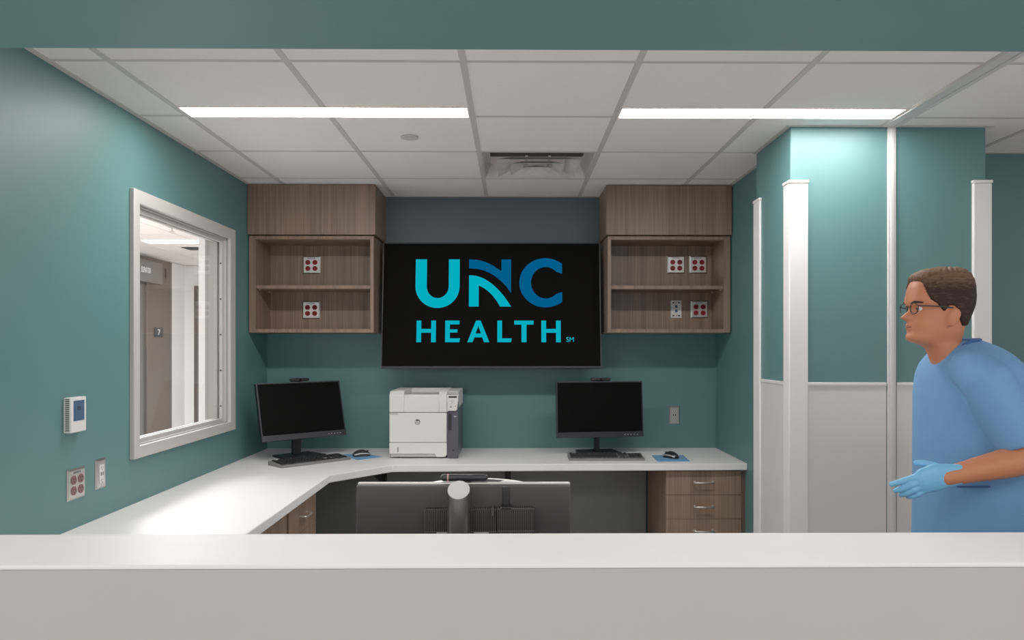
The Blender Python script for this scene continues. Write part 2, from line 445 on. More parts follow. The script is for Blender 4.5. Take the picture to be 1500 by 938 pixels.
MB().box(-0.042, -0.038, WY0+.008, WY1-.008, WZ0+.008, WZ1-.008).build('window_pane', 'glass', wn)

# elevator lobby beyond the window
LX, LYE = -3.98, 9.28
struct(MB().box(LX-0.1, LX, 2.0, LYE, 0, 2.5).build('wall_lobby_left', 'white_wall'))
struct(MB().box(LX-0.1, -1.7, LYE, LYE+0.1, 0, 2.5).build('wall_lobby_end', 'white_wall'))
struct(MB().box(-2.02, XL-0.121, YB-0.1, YB+0.1, 0, 2.44).build('wall_lobby_stub', 'white_wall'))
struct(MB().box(-1.738, XL-0.121, 1.86, WY0-0.01, 0, 2.44).box(-1.738, XL-0.121, WY1+0.01, YB-0.1, 0, 2.44).build('wall_lobby_right', 'white_wall'))
lc = MB()
for i in range(4):
    for k in range(12):
        x0 = -1.74-0.61*(i+1); y0 = 2.0+0.61*k
        if abs(y0-7.49) < 0.4 and False: continue
        lc.box(max(x0+.006, LX), x0+.604, y0+.006, y0+.604, 2.4415, 2.46)
lc.box(LX, -1.74, 2.0, LYE, 2.462, 2.50)
struct(lc.build('ceiling_lobby', 'tile'))
struct(MB().box(LX, -1.74, LYE-0.02, LYE, 2.43, 2.4415).box(LX, LX+0.02, 2, LYE-0.02, 2.43, 2.4415).build('trim_lobby_angle', 'grid'))
t = thing('elevator_entrance', 'brown steel elevator entrance seen through the interior window', 'elevator', (LX, 8.1, 0))
MB().box(0, 0.03, -0.75, 0.17, 2.385, 2.425).box(0, 0.03, 0.17, 0.77, 0, 2.425).box(0, 0.03, -1.36, -0.75, 0, 2.425).build('portal_frame', 'steel_brown', t, 0.004)
MB().box(0.0, 0.008, -0.75, -0.005, 0, 2.385).box(0.0, 0.008, 0.0, 0.17, 0, 2.385).build('elevator_door', 'steel_dark', t)
hd = MB().box(0.031, 0.085, -0.75, 0.41, 2.145, 2.375).build('transom_sign', 'sign_steel', t, 0.003)
def wall_text(txt, size, mat_, parent, x, y, z, bold=0.0, xs=1.0, align='CENTER'):
    me = text_mesh(txt, size, bold, 0.0006, align, xs)
    me.transform(Matrix.Rotation(pi/2, 4, 'Z'))       # facing +X, reading towards +Y
    o = link('lettering', me, mat_, parent); o.location = (x, y, z); return o
wall_text('ELEVATOR', 0.080, 'letter_white', hd, 0.0866, 0.03, 2.265, 0.001, 0.54)
wall_text('1', 0.16, 'ink', t, 0.0315, 0.61, 2.28, 0.004, 1.2)
sg = MB().box(0.031, 0.037, 0.33, 0.53, 1.56, 1.665).build('floor_number_plate', 'ink', t)
wall_text('7', 0.09, 'letter_white', sg, 0.038, 0.43, 1.61, 0.0, 1.5)

# lobby corner guard (steel)
t = thing('corner_guard', 'narrow steel corner guard on the white lobby wall behind the window glass', 'corner guard', (-3.84, LYE, 0))
MB().box(-0.02, 0.02, -0.014, 0, 0.0, 2.19).box(0.02, 0.03, -0.05, 0, 0.0, 2.19).build('steel_angle', 'steel_brown', t)

t = thing('sprinkler', 'small chrome sprinkler head on the lobby ceiling seen through the window', 'sprinkler', (-2.80, 6.29, 2.44))
MB().lathe([(0.012, -0.045), (0.022, -0.044), (0.022, -0.040), (0.008, -0.038), (0.010, -0.012), (0.035, -0.008), (0.038, 0.0012)], 20).build('sprinkler_head', 'chrome', t, 0, True)
t = thing('air_vent', 'flat grey louvred vent in the lobby ceiling beyond the lit strip', 'air vent', (-3.0, 7.62, 2.44))
MB().box(-0.29, 0.29, -0.12, 0.12, -0.006, 0.0012).build('vent_frame', 'vent', t)
for k in range(5): MB().box(-0.26, 0.26, -0.10+k*0.045, -0.075+k*0.045, -0.014, -0.0061).build('louvre', 'gap', t)

def corner_guard(pts, label, loc, cap):
    t = thing('corner_guard', label, 'corner guard', loc)
    MB().prism(pts, 'z', 0.0, 2.185).build('guard_strip', 'guard', t, 0.004)
    MB().prism(cap, 'z', 2.185, 2.199).build('end_cap', 'guard', t, 0.003)
def Lshape(sx, sy, a, b, th):
    # outside corner at origin; legs run +sx*a along x and +sy*b along y, thickness outside
    return [(-sx*th, -sy*th), (sx*a, -sy*th), (sx*a, 0), (0, 0), (0, sy*b), (-sx*th, sy*b)]
corner_guard(Lshape(1, 1, 0.076, 0.066, 0.010), 'tall white corner guard on the front left edge of the teal pillar', (CX0, CY0, 0), Lshape(1, 1, 0.079, 0.069, 0.013))
corner_guard(Lshape(-1, 1, 0.066, 0.066, 0.018), 'tall white corner guard on the right edge of the teal pillar, behind the walking man', (CX1, CY0, 0), Lshape(-1, 1, 0.069, 0.069, 0.021))
corner_guard(Lshape(1, -1, 0.06, 0.085, 0.012), 'tall white corner guard on the rear left edge of the pillar, nearest the desk', (CX0, CY1, 0), Lshape(1, -1, 0.063, 0.088, 0.015))

# ------------------------------------------------------------------ ceiling things
def strip_light(x0, x1, y0, y1, label, diff, grp):
    t = thing('ceiling_light', label, 'ceiling light', ((x0+x1)/2, (y0+y1)/2, ZC), 0, grp)
    a, b = (x1-x0)/2, (y1-y0)/2
    f = MB()
    f.box(-a, a, -b, -b+0.006, -0.002, 0.05).box(-a, a, b-0.006, b, -0.002, 0.05).box(-a, -a+0.006, -b+.006, b-.006, -0.002, 0.05).box(a-0.006, a, -b+.006, b-.006, -0.002, 0.05)
    f.build('light_frame', 'tile', t)
    MB().box(-a+.006, a-.006, -b+.006, b-.006, 0.000, 0.01).build('diffuser', diff, t)
strip_light(-1.380, -0.184, LY0, LY1, 'long white linear light in the ceiling, the one nearer the window', 'diff', 'linear lights in the tiled ceiling')
strip_light(0.450, 1.640, LY0, LY1, 'long white linear light in the ceiling, the one beside the teal pillar', 'diff', 'linear lights in the tiled ceiling')
t = thing('ceiling_light', 'small linear light in the lobby ceiling seen through the window', 'ceiling light', (-2.82, 7.2, 2.44), 0)
MB().box(-0.62, 0.62, -0.07, 0.07, -0.006, 0.0).build('diffuser', 'diff_lobby', t)

# square air diffuser
t = thing('air_vent', 'square louvred metal air diffuser in the ceiling above the television', 'air vent', (0.133, 4.1675, ZC))
def frustum(mb, a0, z0, a1, z1, th=0.004):
    o = [(-1,-1),(1,-1),(1,1),(-1,1)]
    vs = [(p*a0, q*a0, z0) for p, q in o] + [(p*a1, q*a1, z1) for p, q in o] + [(p*(a0-th), q*(a0-th), z0+0.002) for p, q in o] + [(p*(a1-th), q*(a1-th), z1) for p, q in o]
    fs = []
    for k in range(4):
        n = (k+1) % 4
        fs += [(k, n, 4+n, 4+k), (8+k, 12+k, 12+n, 8+n), (k, 8+k, 8+n, n), (4+k, 4+n, 12+n, 12+k)]
    mb.add(vs, fs)
b = MB(); frustum(b, 0.292, 0.0, 0.262, 0.075); b.build('vent_frame', 'vent', t)
MB().box(-0.29, 0.29, -0.29, 0.29, 0.125, 0.13).build('duct_opening', 'vent_dark', t)
b = MB(); frustum(b, 0.215, -0.014, 0.150, 0.012, 0.003); b.build('louvre', 'vent', t)
b = MB(); frustum(b, 0.142, -0.018, 0.080, 0.008, 0.003); b.build('louvre', 'vent', t)
b = MB(); frustum(b, 0.072, -0.022, 0.006, 0.004, 0.003); b.box(-0.006, 0.006, -0.006, 0.006, 0.002, 0.006); b.build('centre_cone', 'vent', t)
for sx in (-1, 1): MB().box(sx*0.06-0.007, sx*0.06+0.007, -0.19, 0.19, 0.004, 0.012).build('brace', 'vent', t)
# concealed sprinkler cover
t = thing('sprinkler_cover', 'small round flat sprinkler cover on a ceiling tile', 'sprinkler', (-0.485, 3.59, ZC))
MB().lathe([(0.041, -0.006), (0.042, -0.004), (0.042, -0.001)], 28).build('cover_plate', 'grid', t, 0, True)
MB().lathe([(0.034, -0.001), (0.034, 0.001)], 24).build('collar', 'tile', t)

# ------------------------------------------------------------------ reception counter (foreground)
t = thing('reception_counter', 'long white solid surface reception counter across the foreground', 'counter', (0, 1.72, 0))
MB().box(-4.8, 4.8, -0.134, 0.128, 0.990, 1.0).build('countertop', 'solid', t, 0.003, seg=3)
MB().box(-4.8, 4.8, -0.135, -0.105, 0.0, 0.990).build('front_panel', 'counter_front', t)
MB().box(-4.8, 4.8, 0.085, 0.105, 0.0, 0.990).build('back_panel', 'panel', t)

# ------------------------------------------------------------------ worktops
poly = [(XL, YB), (XL, 1.845), (-0.950, 1.845), (-0.950, 3.965), (-0.678, 4.302), (0.2, 4.33), (XR, 4.345), (XR, YB)]
w = MB().prism(poly, 'z', DZ-0.04, DZ).build('worktop', 'desk', None, 0.004, seg=3)
tag(w, 'white worktop running along the window wall and round the corner under the television', 'worktop')
t = thing('work_desk', 'white work desk tucked behind the reception counter under the cylinder stand', 'desk', (-0.1, 2.15, 0))
MB().box(-0.84, 0.84, -0.30, 0.27, 0.70, 0.735).build('desk_top', 'desk', t, 0.004)
for sx in (-1, 1): MB().box(sx*0.8-0.015, sx*0.8+0.015, -0.28, 0.25, 0, 0.70).build('side_panel', 'panel', t)

# kneehole back panels
o = MB().box(-1.58, 0.874, YB-0.03, YB-0.004, 0.0, DZ-0.04).build('modesty_panel', 'panel')
tag(o, 'dark grey panel closing the kneehole under the worktop against the back wall', 'panel')
def bracket(x, label):
    t = thing('support_bracket', label, 'bracket', (x, YB-0.03, 0), 0, 'brackets under the worktop')
    MB().box(-0.018, 0.018, -0.03, 0, 0.0, DZ-0.04).build('upright', 'black', t)
    MB().prism([(-0.03, 0.744), (-0.03, 0.56), (-0.45, 0.70), (-0.45, 0.744)], 'x', -0.006, 0.006).build('arm_plate', 'black', t)
bracket(-0.84, 'dark metal bracket under the worktop below the left end of the printer')
bracket(-0.03, 'dark metal bracket under the worktop, the one midway to the right-hand drawers')

# ------------------------------------------------------------------ drawer pedestals
def bar_handle(parent, x, y, z):
    hd = MB()
    L = 0.052
    hd.tube([(-L, 0, 0), (-L, -0.028, 0.0), (-L+0.012, -0.032, 0), (L-0.012, -0.032, 0), (L, -0.028, 0), (L, 0, 0)], 0.0046, 10)
    hd.lathe([(0.008, 0), (0.008, 0.004)], 12, Matrix.Translation((-L, 0, 0)) @ Matrix.Rotation(pi/2, 4, 'X'))
    hd.lathe([(0.008, 0), (0.008, 0.004)], 12, Matrix.Translation((L, 0, 0)) @ Matrix.Rotation(pi/2, 4, 'X'))
    o = hd.build('handle', 'chrome', parent, 0, True); o.location = (x, y, z); return o
def pedestal(label, loc, rz, wd, depth):
    """front faces local -Y at y=0"""
    t = thing('drawer_pedestal', label, 'drawer cabinet', loc, rz, 'drawer pedestals under the worktop')
    h = wd/2; top = DZ-0.042
    b = MB()
    b.box(-h, -h+.018, 0.02, depth, 0.08, top).box(h-.018, h, 0.02, depth, 0.08, top)
    b.box(-h+.018, h-.018, depth-.012, depth, 0.08, top).box(-h+.018, h-.018, 0.02, depth-.012, 0.08, 0.098)
    b.box(-h+.018, h-.018, 0.02, 0.10, top-.018, top).box(-h+.03, h-.03, 0.07, depth, 0, 0.08)
    b.build('carcass', 'wood', t, 0.001)
    zt = top - 0.006
    for k in range(4):
        z1 = zt - k*0.1395; z0 = z1 - 0.1365
        if k == 3: z0 = 0.09
        d = MB().box(-h+.001, h-.001, 0.0, 0.019, z0, z1).build('drawer_front', 'wood', t, 0.0012)
        bar_handle(d, 0, 0, (z0+z1)/2 + 0.005)
    return t
pedestal('walnut drawer pedestal at the right end of the worktop below the mouse', (1.099, 4.372, 0), 0, 0.437, 0.60)
pedestal('walnut drawer pedestal under the window-side worktop, its drawers facing sideways', (-0.972, 3.545, 0), pi/2, 0.46, 0.60)
o = MB().box(XR-0.024, XR, 4.385, YB-0.03, 0, DZ-0.042).build('filler_panel', 'wood_dark')
tag(o, 'narrow dark walnut filler strip between the right-hand drawers and the wall', 'panel')
t = thing('base_cabinet', 'walnut base cabinet under the window-side worktop, nearer the reception counter', 'cabinet', (-0.972, 2.85, 0), pi/2)
MB().box(-0.44, 0.44, 0.02, 0.60, 0.08, DZ-0.042).box(-0.42, 0.42, 0.07, 0.6, 0, 0.08).build('carcass', 'wood', t, 0.001)
for sx in (-1, 1):
    d = MB().box(min(sx*0.002, sx*0.438), max(sx*0.002, sx*0.438), 0, 0.019, 0.09, DZ-0.048).build('cabinet_door', 'wood', t, 0.0012)

# ------------------------------------------------------------------ wall cabinets
def wall_cabinet(x0, x1, mirror, label):
    """open two-bay shelf below a closed soffit box; front at Y 4.635"""
    t = thing('wall_cabinet', label, 'cabinet', (x0, YB, 0), 0, 'walnut wall cabinets either side of the television')
    W = x1-x0; fy = 4.655-YB
    zb, zt = 1.538, 2.128
    l, r = (0.040, 0.021) if not mirror else (0.021, 0.040)
    MB().box(0, l, fy, -0.001, zb, zt).build('side_panel', 'wood', t, 0.001)
    MB().box(W-r, W, fy, -0.001, zb, zt).build('side_panel', 'wood', t, 0.001)
    MB().box(l, W-r, fy, -0.001, zt-0.021, zt).build('top_panel', 'wood', t, 0.001)
    MB().box(l, W-r, fy, -0.001, zb, zb+0.022).build('bottom_panel', 'wood', t, 0.001)
    MB().box(l, W-r, -0.075, -0.06, zb+.022, zt-.021).build('back_panel', 'wood', t)
    sh = MB().box(l+.002, W-r-.002, fy+0.012, -0.076, 1.806, 1.828).build('shelf', 'wood', t, 0.001)
    for sx in (l+.006, W-r-.006):
        for yy in (fy+0.06, -0.12): MB().tube([(sx, yy, 1.800), (sx, yy, 1.8055)], 0.004, 8).build('shelf_pin', 'chrome', sh)
    return t
wall_cabinet(XL+0.006, -0.848, False, 'open walnut wall cabinet beside the window wall, left of the television')
wall_cabinet(0.581, 1.333, True, 'open walnut wall cabinet right of the television')
def soffit(x0, x1, label):
    t = thing('soffit_box', label, 'cabinet', (x0, YB, 0), 0, 'walnut boxes closing the gap over the wall cabinets')
    MB().box(0, x1-x0, 4.63-YB, -0.001, 2.134, ZC-0.003).build('fascia_box', 'wood', t, 0.0015)
soffit(XL+0.003, -0.834, 'closed walnut fascia box above the left wall cabinet')
soffit(0.569, 1.336, 'closed walnut fascia box above the right wall cabinet')

# ------------------------------------------------------------------ television
TVC = (-0.1335, 4.815, 1.716)
W2, H2 = 0.690, 0.402
tv = thing('television', 'large black wall television showing a teal and blue health system logo', 'television', TVC)
tv.rotation_euler = (radians(-6.4), 0, 0)
MB().box(-W2, W2, 0.0, 0.035, -H2, H2).build('tv_body', 'black', tv, 0.004)
MB().box(-W2, W2, -0.006, 0.0, -H2, -H2+0.014).build('lower_bezel', 'tvframe', tv, 0.002)
MB().box(-W2, -W2+0.006, -0.006, 0.0, -H2+.014, H2).box(W2-0.006, W2, -0.006, 0.0, -H2+.014, H2).box(-W2+.006, W2-.006, -0.006, 0, H2-0.006, H2).build('bezel', 'bezel', tv)
MB().box(-0.3, 0.3, 0.035, 0.10, -0.25, 0.2).build('wall_mount', 'black', tv)
scr = MB().box(-W2+.006, W2-.006, -0.003, 0.0, -H2+.014, H2-.006).build('screen', 'tvscreen', tv)
S = 1/967.0
def LG(p): return ((p[0]-752)*S, (444-p[1])*S)
def logo(polys, m, name):
    b = MB()
    for p in polys: b.prism([LG(q) for q in p], 'y', -0.0036, -0.0031)
    # keep concave outlines clean
    me = b.mesh(name)
    bm = bmesh.new(); bm.from_mesh(me); bmesh.ops.triangulate(bm, faces=[f for f in bm.faces if len(f.verts) > 4], ngon_method='EAR_CLIP'); bm.to_mesh(me); bm.free()
    return link(name, me, m, scr)
def arc(cx, cy, rx, ry, a0, a1, n=24): return [(cx+rx*cos(radians(a0+(a1-a0)*i/n)), cy+ry*sin(radians(a0+(a1-a0)*i/n))) for i in range(n+1)]
U = [(287,161)] + arc(421.5,329,134.5,134,180,0)[0:] + [(556,161),(490,161)] + arc(422.5,329,67.5,73,0,180) + [(355,161)]
U = [(287,161)] + arc(421.5,329,134.5,134,180,0) 
U = [(287,161)] + [(421.5+134.5*cos(radians(a)), 329+134*sin(radians(a))) for a in range(180,-1,-6)] + [(556,161),(490,161)] + [(422.5+67.5*cos(radians(a)), 329+73*sin(radians(a))) for a in range(0,181,6)] + [(355,161)]
def smooth_curve(pts, n=8):
    out = []
    P = [pts[0]] + pts + [pts[-1]]
    for i in range(1, len(P)-2):
        p0, p1, p2, p3 = P[i-1], P[i], P[i+1], P[i+2]
        for k in range(n):
            t = k/n
            out.append(tuple(0.5*((2*p1[a]) + (-p0[a]+p2[a])*t + (2*p0[a]-5*p1[a]+4*p2[a]-p3[a])*t*t + (-p0[a]+3*p1[a]-3*p2[a]+p3[a])*t**3) for a in (0,1)))
    return out + [pts[-1]]
N1 = smooth_curve([(614,161),(665,165),(715,178),(765,203),(812,235)]) + [(812,161),(871,161),(871,370)] + smooth_curve([(871,370),(838,325),(795,283),(745,248),(685,224),(614,216)])[1:]
N2 = smooth_curve([(614,260),(660,265),(715,287),(775,332),(828,391),(871,454)]) + [(804,454)] + smooth_curve([(804,454),(782,417),(752,379),(715,346),(673,323)])[1:] + [(673,454),(614,454)]
Cc = arc(1082,306,160,153,-50.4,-309.6,40) + [(1184,364)] + arc(1084,306,91,98,45,315,36) + [(1184,250)]
logo([U], 'logo_teal', 'logo_letter')
logo([N1], 'logo_blue', 'logo_letter')
logo([N2], 'logo_teal', 'logo_letter')
logo([Cc], 'logo_blue', 'logo_letter')
def rc(x0, x1, y0, y1): return [(x0,y0),(x1,y0),(x1,y1),(x0,y1)]
T, Bt = 541, 673
logo([rc(297,325,T,Bt), rc(386,414,T,Bt), rc(325,386,592,615)], 'logo_teal', 'logo_letter')
logo([[(471,T),(557,T),(557,564),(499,564),(499,595),(545,595),(545,614),(499,614),(499,650),(561,650),(557,Bt),(471,Bt)]], 'logo_teal', 'logo_letter')
logo([[(658,T),(686,T),(739,Bt),(707,Bt),(696,643),(649,643),(637,Bt),(606,Bt)][::1]], 'logo_teal', 'logo_letter')
A_hole = MB().prism([LG(q) for q in [(672,574),(689,620),(655,620)]], 'y', -0.0040, -0.0037).build('logo_counter', 'tvscreen', scr)
logo([[(788,T),(816,T),(816,650),(875,650),(871,Bt),(788,Bt)]], 'logo_teal', 'logo_letter')
logo([[(891,T),(1008,T),(1008,565),(965,565),(965,Bt),(935,Bt),(935,565),(891,565)]], 'logo_teal', 'logo_letter')
logo([rc(1056,1084,T,Bt), rc(1145,1173,T,Bt), rc(1084,1145,592,615)], 'logo_teal', 'logo_letter')
sm = link('service_mark', text_mesh('SM', 0.042, 0.0), 'logo_teal', scr); p = LG((1231, 658)); sm.location = (p[0], -0.0035, p[1])

# ------------------------------------------------------------------ outlets and wall controls
def quad(loc, rz, red, label, markings=False):
    t = thing('outlet_plate', label, 'outlet', loc, rz, 'four-socket outlet plates')
    vs = MB()
    # bevelled square plate, front at -Y
    a, z, th = 0.057, 0.057, 0.007
    o = [(-a,-z),(a,-z),(a,z),(-a,z)]; i = [(-a+.007,-z+.007),(a-.007,-z+.007),(a-.007,z-.007),(-a+.007,z-.007)]
    v = [(p, 0, q) for p, q in o] + [(p, -0.002, q) for p, q in o] + [(p, -th, q) for p, q in i]
    fs = [(3,2,1,0)] + [(k,(k+1)%4,4+(k+1)%4,4+k) for k in range(4)] + [(4+k,4+(k+1)%4,8+(k+1)%4,8+k) for k in range(4)] + [(8,9,10,11)]
    vs.add(v, fs).build('cover_plate', 'steel', t)
    for sx in (-1, 1):
        for sz in (-1, 1):
            r = MB().tube([(sx*0.023, -0.0071, sz*0.0195-0.003), (sx*0.023, -0.0095, sz*0.0195-0.003)], 0.0165, 20).build('receptacle', red, t, 0, False)
            s = MB()
            s.box(sx*0.023-.0062, sx*0.023-.0042, -0.0100, -0.0096, sz*0.0195-.002, sz*0.0195+.006)
            s.box(sx*0.023+.0042, sx*0.023+.0062, -0.0100, -0.0096, sz*0.0195-.002, sz*0.0195+.006)
            s.tube([(sx*0.023, -0.0096, sz*0.0195-.010), (sx*0.023, -0.0100, sz*0.0195-.010)], 0.0026, 8)
            s.build('socket_slots', 'slot', r)
        MB().tube([(sx*0.023, -0.0071, -0.003), (sx*0.023, -0.0085, -0.003)], 0.004, 10).build('screw', 'ivory', t)
    b = MB()
    for k in range(6): b.box(-0.024+k*0.008, -0.019+k*0.008, -0.0074, -0.0071, 0.039, 0.046)
    b.build('circuit_marking', 'ink' if markings else 'printer_dark', t)
    return t
BY = YB - 0.0755
quad((-1.301, BY, 1.981), 0, 'red', 'steel plate with four red sockets, upper bay of the left wall cabinet')
quad((-1.303, BY, 1.690), 0, 'red', 'steel plate with four red sockets, lower bay of the left wall cabinet')
quad((1.062, BY, 1.985), 0, 'red', 'steel plate with four red sockets, upper right cabinet bay, nearer the television')
quad((1.206, BY, 1.985), 0, 'red', 'steel plate with four red sockets, upper right cabinet bay, nearer the pillar')
quad((1.214, BY, 1.695), 0, 'red', 'steel plate with four red sockets, lower bay of the right wall cabinet')
quad((XL+0.0003, 2.823, 0.948), pi/2, 'brownred', 'steel plate with four brown sockets on the window wall below the thermostat', True)

t = thing('data_plate', 'white data jack plate with two blue ports in the right wall cabinet', 'data plate', (1.062, BY, 1.696))
MB().box(-0.035, 0.035, -0.006, 0, -0.057, 0.057).build('cover_plate', 'ivory', t, 0.002)
for z in (0.010, -0.018): MB().box(-0.008, 0.008, -0.0085, -0.0061, z-0.002, z+0.016).build('jack', 'jack', t)
for z in (0.042, -0.042):
    MB().box(-0.024, -0.012, -0.0068, -0.0061, z-.005, z+.005).box(0.012, 0.024, -0.0068, -0.0061, z-.005, z+.005).box(-0.003, 0.003, -0.0068, -0.0061, z-.003, z+.003).build('label_slot', 'ink', t)

def duplex(loc, rz, label, face='ivory'):
    t = thing('outlet_plate', label, 'outlet', loc, rz, 'single outlet plates with USB ports')
    a, z, th = 0.036, 0.058, 0.007
    o = [(-a,-z),(a,-z),(a,z),(-a,z)]; i = [(-a+.007,-z+.007),(a-.007,-z+.007),(a-.007,z-.007),(-a+.007,z-.007)]
    v = [(p, 0, q) for p, q in o] + [(p, -0.002, q) for p, q in o] + [(p, -th, q) for p, q in i]
    fs = [(3,2,1,0)] + [(k,(k+1)%4,4+(k+1)%4,4+k) for k in range(4)] + [(4+k,4+(k+1)%4,8+(k+1)%4,8+k) for k in range(4)] + [(8,9,10,11)]
    MB().add(v, fs).build('cover_plate', 'steel', t)
    r = MB().box(-0.0165, 0.0165, -0.0092, -0.0071, -0.036, 0.036).build('receptacle', face, t, 0.001)
    s = MB()
    for sz in (-1, 1):
        s.box(-.0070, -.0050, -0.0097, -0.0093, sz*0.024-.003, sz*0.024+.005).box(.0050, .0070, -0.0097, -0.0093, sz*0.024-.003, sz*0.024+.005)
        s.tube([(0, -0.0093, sz*0.024-.008), (0, -0.0097, sz*0.024-.008)], 0.0026, 8)
    s.box(-0.010, -0.004, -0.0097, -0.0093, -0.007, 0.007).box(0.004, 0.010, -0.0097, -0.0093, -0.007, 0.007)
    s.build('socket_slots', 'slot', r)
    for sz in (-1, 1): MB().tube([(0, -0.0071, sz*0.046), (0, -0.0082, sz*0.046)], 0.0035, 10).build('screw', 'chrome', t)
    return t
duplex((1.066, YB-0.0003, 1.002), 0, 'steel outlet plate with one socket strip on the back wall above the right mouse', 'silver')
duplex((XL+0.0003, 2.989, 0.957), pi/2, 'steel outlet plate with one white socket strip on the window wall')

t = thing('thermostat', 'white wall thermostat with a dark blue screen left of the window', 'thermostat', (XL, 2.797, 1.205), pi/2)
MB().box(-0.050, 0.050, -0.028, 0, -0.064, 0.064).build('housing', 'ivory', t, 0.004)
d = MB().box(-0.034, 0.034, -0.0292, -0.0281, -0.022, 0.052).build('display', 'lcd', t)
me = text_mesh('70', 0.024, 0.0, 0.0002); o = link('lettering', me, 'ink', d); o.location = (-0.002, -0.0296, 0.022)
b = MB()
for k in range(17): b.box(-0.0512, -0.0501, -0.022, -0.008, -0.056+k*0.007, -0.0525+k*0.007)
b.build('side_vent', 'gap', t)

t = thing('wall_hook', 'tiny steel hook on the teal pillar just above the man\'s head', 'hook', (2.04, CY0, 1.765))
MB().box(-0.011, -0.007, -0.004, 0, -0.02, 0.028).box(0.005, 0.009, -0.004, 0, -0.02, 0.022).box(-0.007, 0.005, -0.004, 0, 0.02, 0.024).build('hook_wire', 'steel', t)

# ------------------------------------------------------------------ computers
def monitor(label, loc, rz, tilt, zc, base_back, neck_w):
    t = thing('computer_monitor', label, 'monitor', loc, rz, 'black desk monitors on the worktop')
    pv = Matrix.Translation((0, 0, zc)) @ Matrix.Rotation(-tilt, 4, 'X')
    w, h = 0.2755, 0.173
    MB().box(-w, w, 0.0, 0.022, -h, h, pv).box(-0.17, 0.17, 0.022, 0.040, -0.10, 0.10, pv).build('housing', 'black', t, 0.003)
    MB().box(-w, w, -0.008, 0.0, -h, -h+0.034, pv).build('chin', 'bezel', t, 0.0015)
    MB().box(-w, -w+.007, -0.005, 0, -h+.034, h, pv).box(w-.007, w, -0.005, 0, -h+.034, h, pv).box(-w+.007, w-.007, -0.005, 0, h-.007, h, pv).build('bezel', 'bezel', t)
    MB().box(-w+.007, w-.007, -0.003, 0, -h+.034, h-.007, pv).build('screen', 'screen', t)
    b = MB()
    for k in range(5): b.box(0.15+k*0.02, 0.158+k*0.02, -0.0085, -0.0081, -h+.014, -h+.017, pv)
    b.build('buttons', 'silver', t)
    n = MB()
    n.box(-neck_w, neck_w, base_back-0.014, base_back+0.012, 0.012, zc-0.02)
    n.box(-0.055, 0.055, 0.041, base_back+0.012, zc-0.08, zc+0.03)
    n.build('stand_neck', 'black', t, 0.003)
    MB().prism([(-0.14, base_back-0.12), (0.14, base_back-0.12), (0.12, base_back+0.07), (-0.12, base_back+0.07)], 'z', 0, 0.012).build('stand_base', 'black', t, 0.003)
    return t
monitor('black monitor turned towards the room at the window corner of the worktop', (-1.27, 4.61, DZ), 0.763, 0.24, 0.285, 0.075, 0.026)
monitor('black monitor on the worktop right of the printer below the television', (0.541, 4.72, DZ), 0.15, 0.08, 0.279, 0.085, 0.016)

def webcam(label, loc, rz):
    t = thing('webcam', label, 'webcam', loc, rz, 'clip-on webcams')
    MB().capsule([(-0.055, 0, 0.009), (0.055, 0, 0.009)], 0.0105, 12).build('camera_bar', 'black', t, 0, True)
    MB().tube([(0, -0.0100, 0.009), (0, -0.014, 0.009)], 0.006, 14).build('lens', 'screen', t, 0, True)
    MB().box(-0.02, 0.02, -0.002, 0.02, -0.004, 0.001).build('clip', 'black', t)
    return t
webcam('black webcam bar clipped on top of the angled monitor by the window', (-1.30, 4.655, DZ+0.285+0.172), 0.763)
webcam('black webcam bar clipped on top of the monitor right of the printer', (0.547, 4.742, DZ+0.279+0.176), 0.15)

def keyboard(label, loc, rz):
    t = thing('keyboard', label, 'keyboard', loc, rz, 'black keyboards on the worktop')
    MB().prism([(-0.078, 0), (0.078, 0), (0.078, 0.024), (0.07, 0.026), (-0.07, 0.013), (-0.078, 0.010)], 'x', -0.222, 0.222).build('case', 'kb_case', t, 0.002)
    pitch = 0.0188; proto = {}
    sl = (0.026-0.013)/0.14
    def key(x0, x1, y0, y1):
        kw = round(x1-x0, 4); kd = round(y1-y0, 4)
        cxk, cyk = (x0+x1)/2, (y0+y1)/2
        z = 0.013 + (cyk+0.07)*sl
        if (kw, kd) not in proto:
            a, b_ = kw/2-0.0012, kd/2-0.0012
            mb = MB()
            v = [(-a,-b_,0),(a,-b_,0),(a,b_,0),(-a,b_,0),(-a*.82,-b_*.8,.007),(a*.82,-b_*.8,.007),(a*.82,b_*.8,.007),(-a*.82,b_*.8,.007)]
            mb.add(v, [(3,2,1,0),(4,5,6,7),(0,1,5,4),(1,2,6,5),(2,3,7,6),(3,0,4,7)])
            me = mb.mesh('key'); me.materials.append(M['key']); proto[(kw, kd)] = me
        o = bpy.data.objects.new('key', proto[(kw, kd)]); C.objects.link(o); o.parent = t; o.location = (cxk, cyk, z); o.rotation_euler = (math.atan(sl), 0, 0)
    X0 = -0.212
    ys = [0.050, 0.026, 0.0072, -0.0116, -0.0304, -0.0492]
    def row(y, widths, x=X0):
        for w_ in widths:
            if w_ > 0: key(x, x+w_*pitch, y-pitch/2, y+pitch/2)
            x += abs(w_)*pitch
    row(ys[0], [1,-1] + [1]*4 + [-.5] + [1]*4 + [-.5] + [1]*4)
    row(ys[1], [1]*13 + [2]); row(ys[2], [1.5]+[1]*12+[1.5]); row(ys[3], [1.75]+[1]*11+[2.25])
    row(ys[4], [2.25]+[1]*10+[2.75]); row(ys[5], [1.25,1.25,1.25,6.25,1.25,1.25,1.25,1.25])
    xe = X0 + 15.25*pitch
    for y in ys[0:3]: row(y, [1,1,1], xe)
    row(ys[4], [-1,1,-1], xe); row(ys[5], [1,1,1], xe)
    xn = xe + 3.25*pitch
    for y in ys[1:6]: row(y, [1,1,1,1] if y != ys[5] else [2,1,1], xn)
    return t
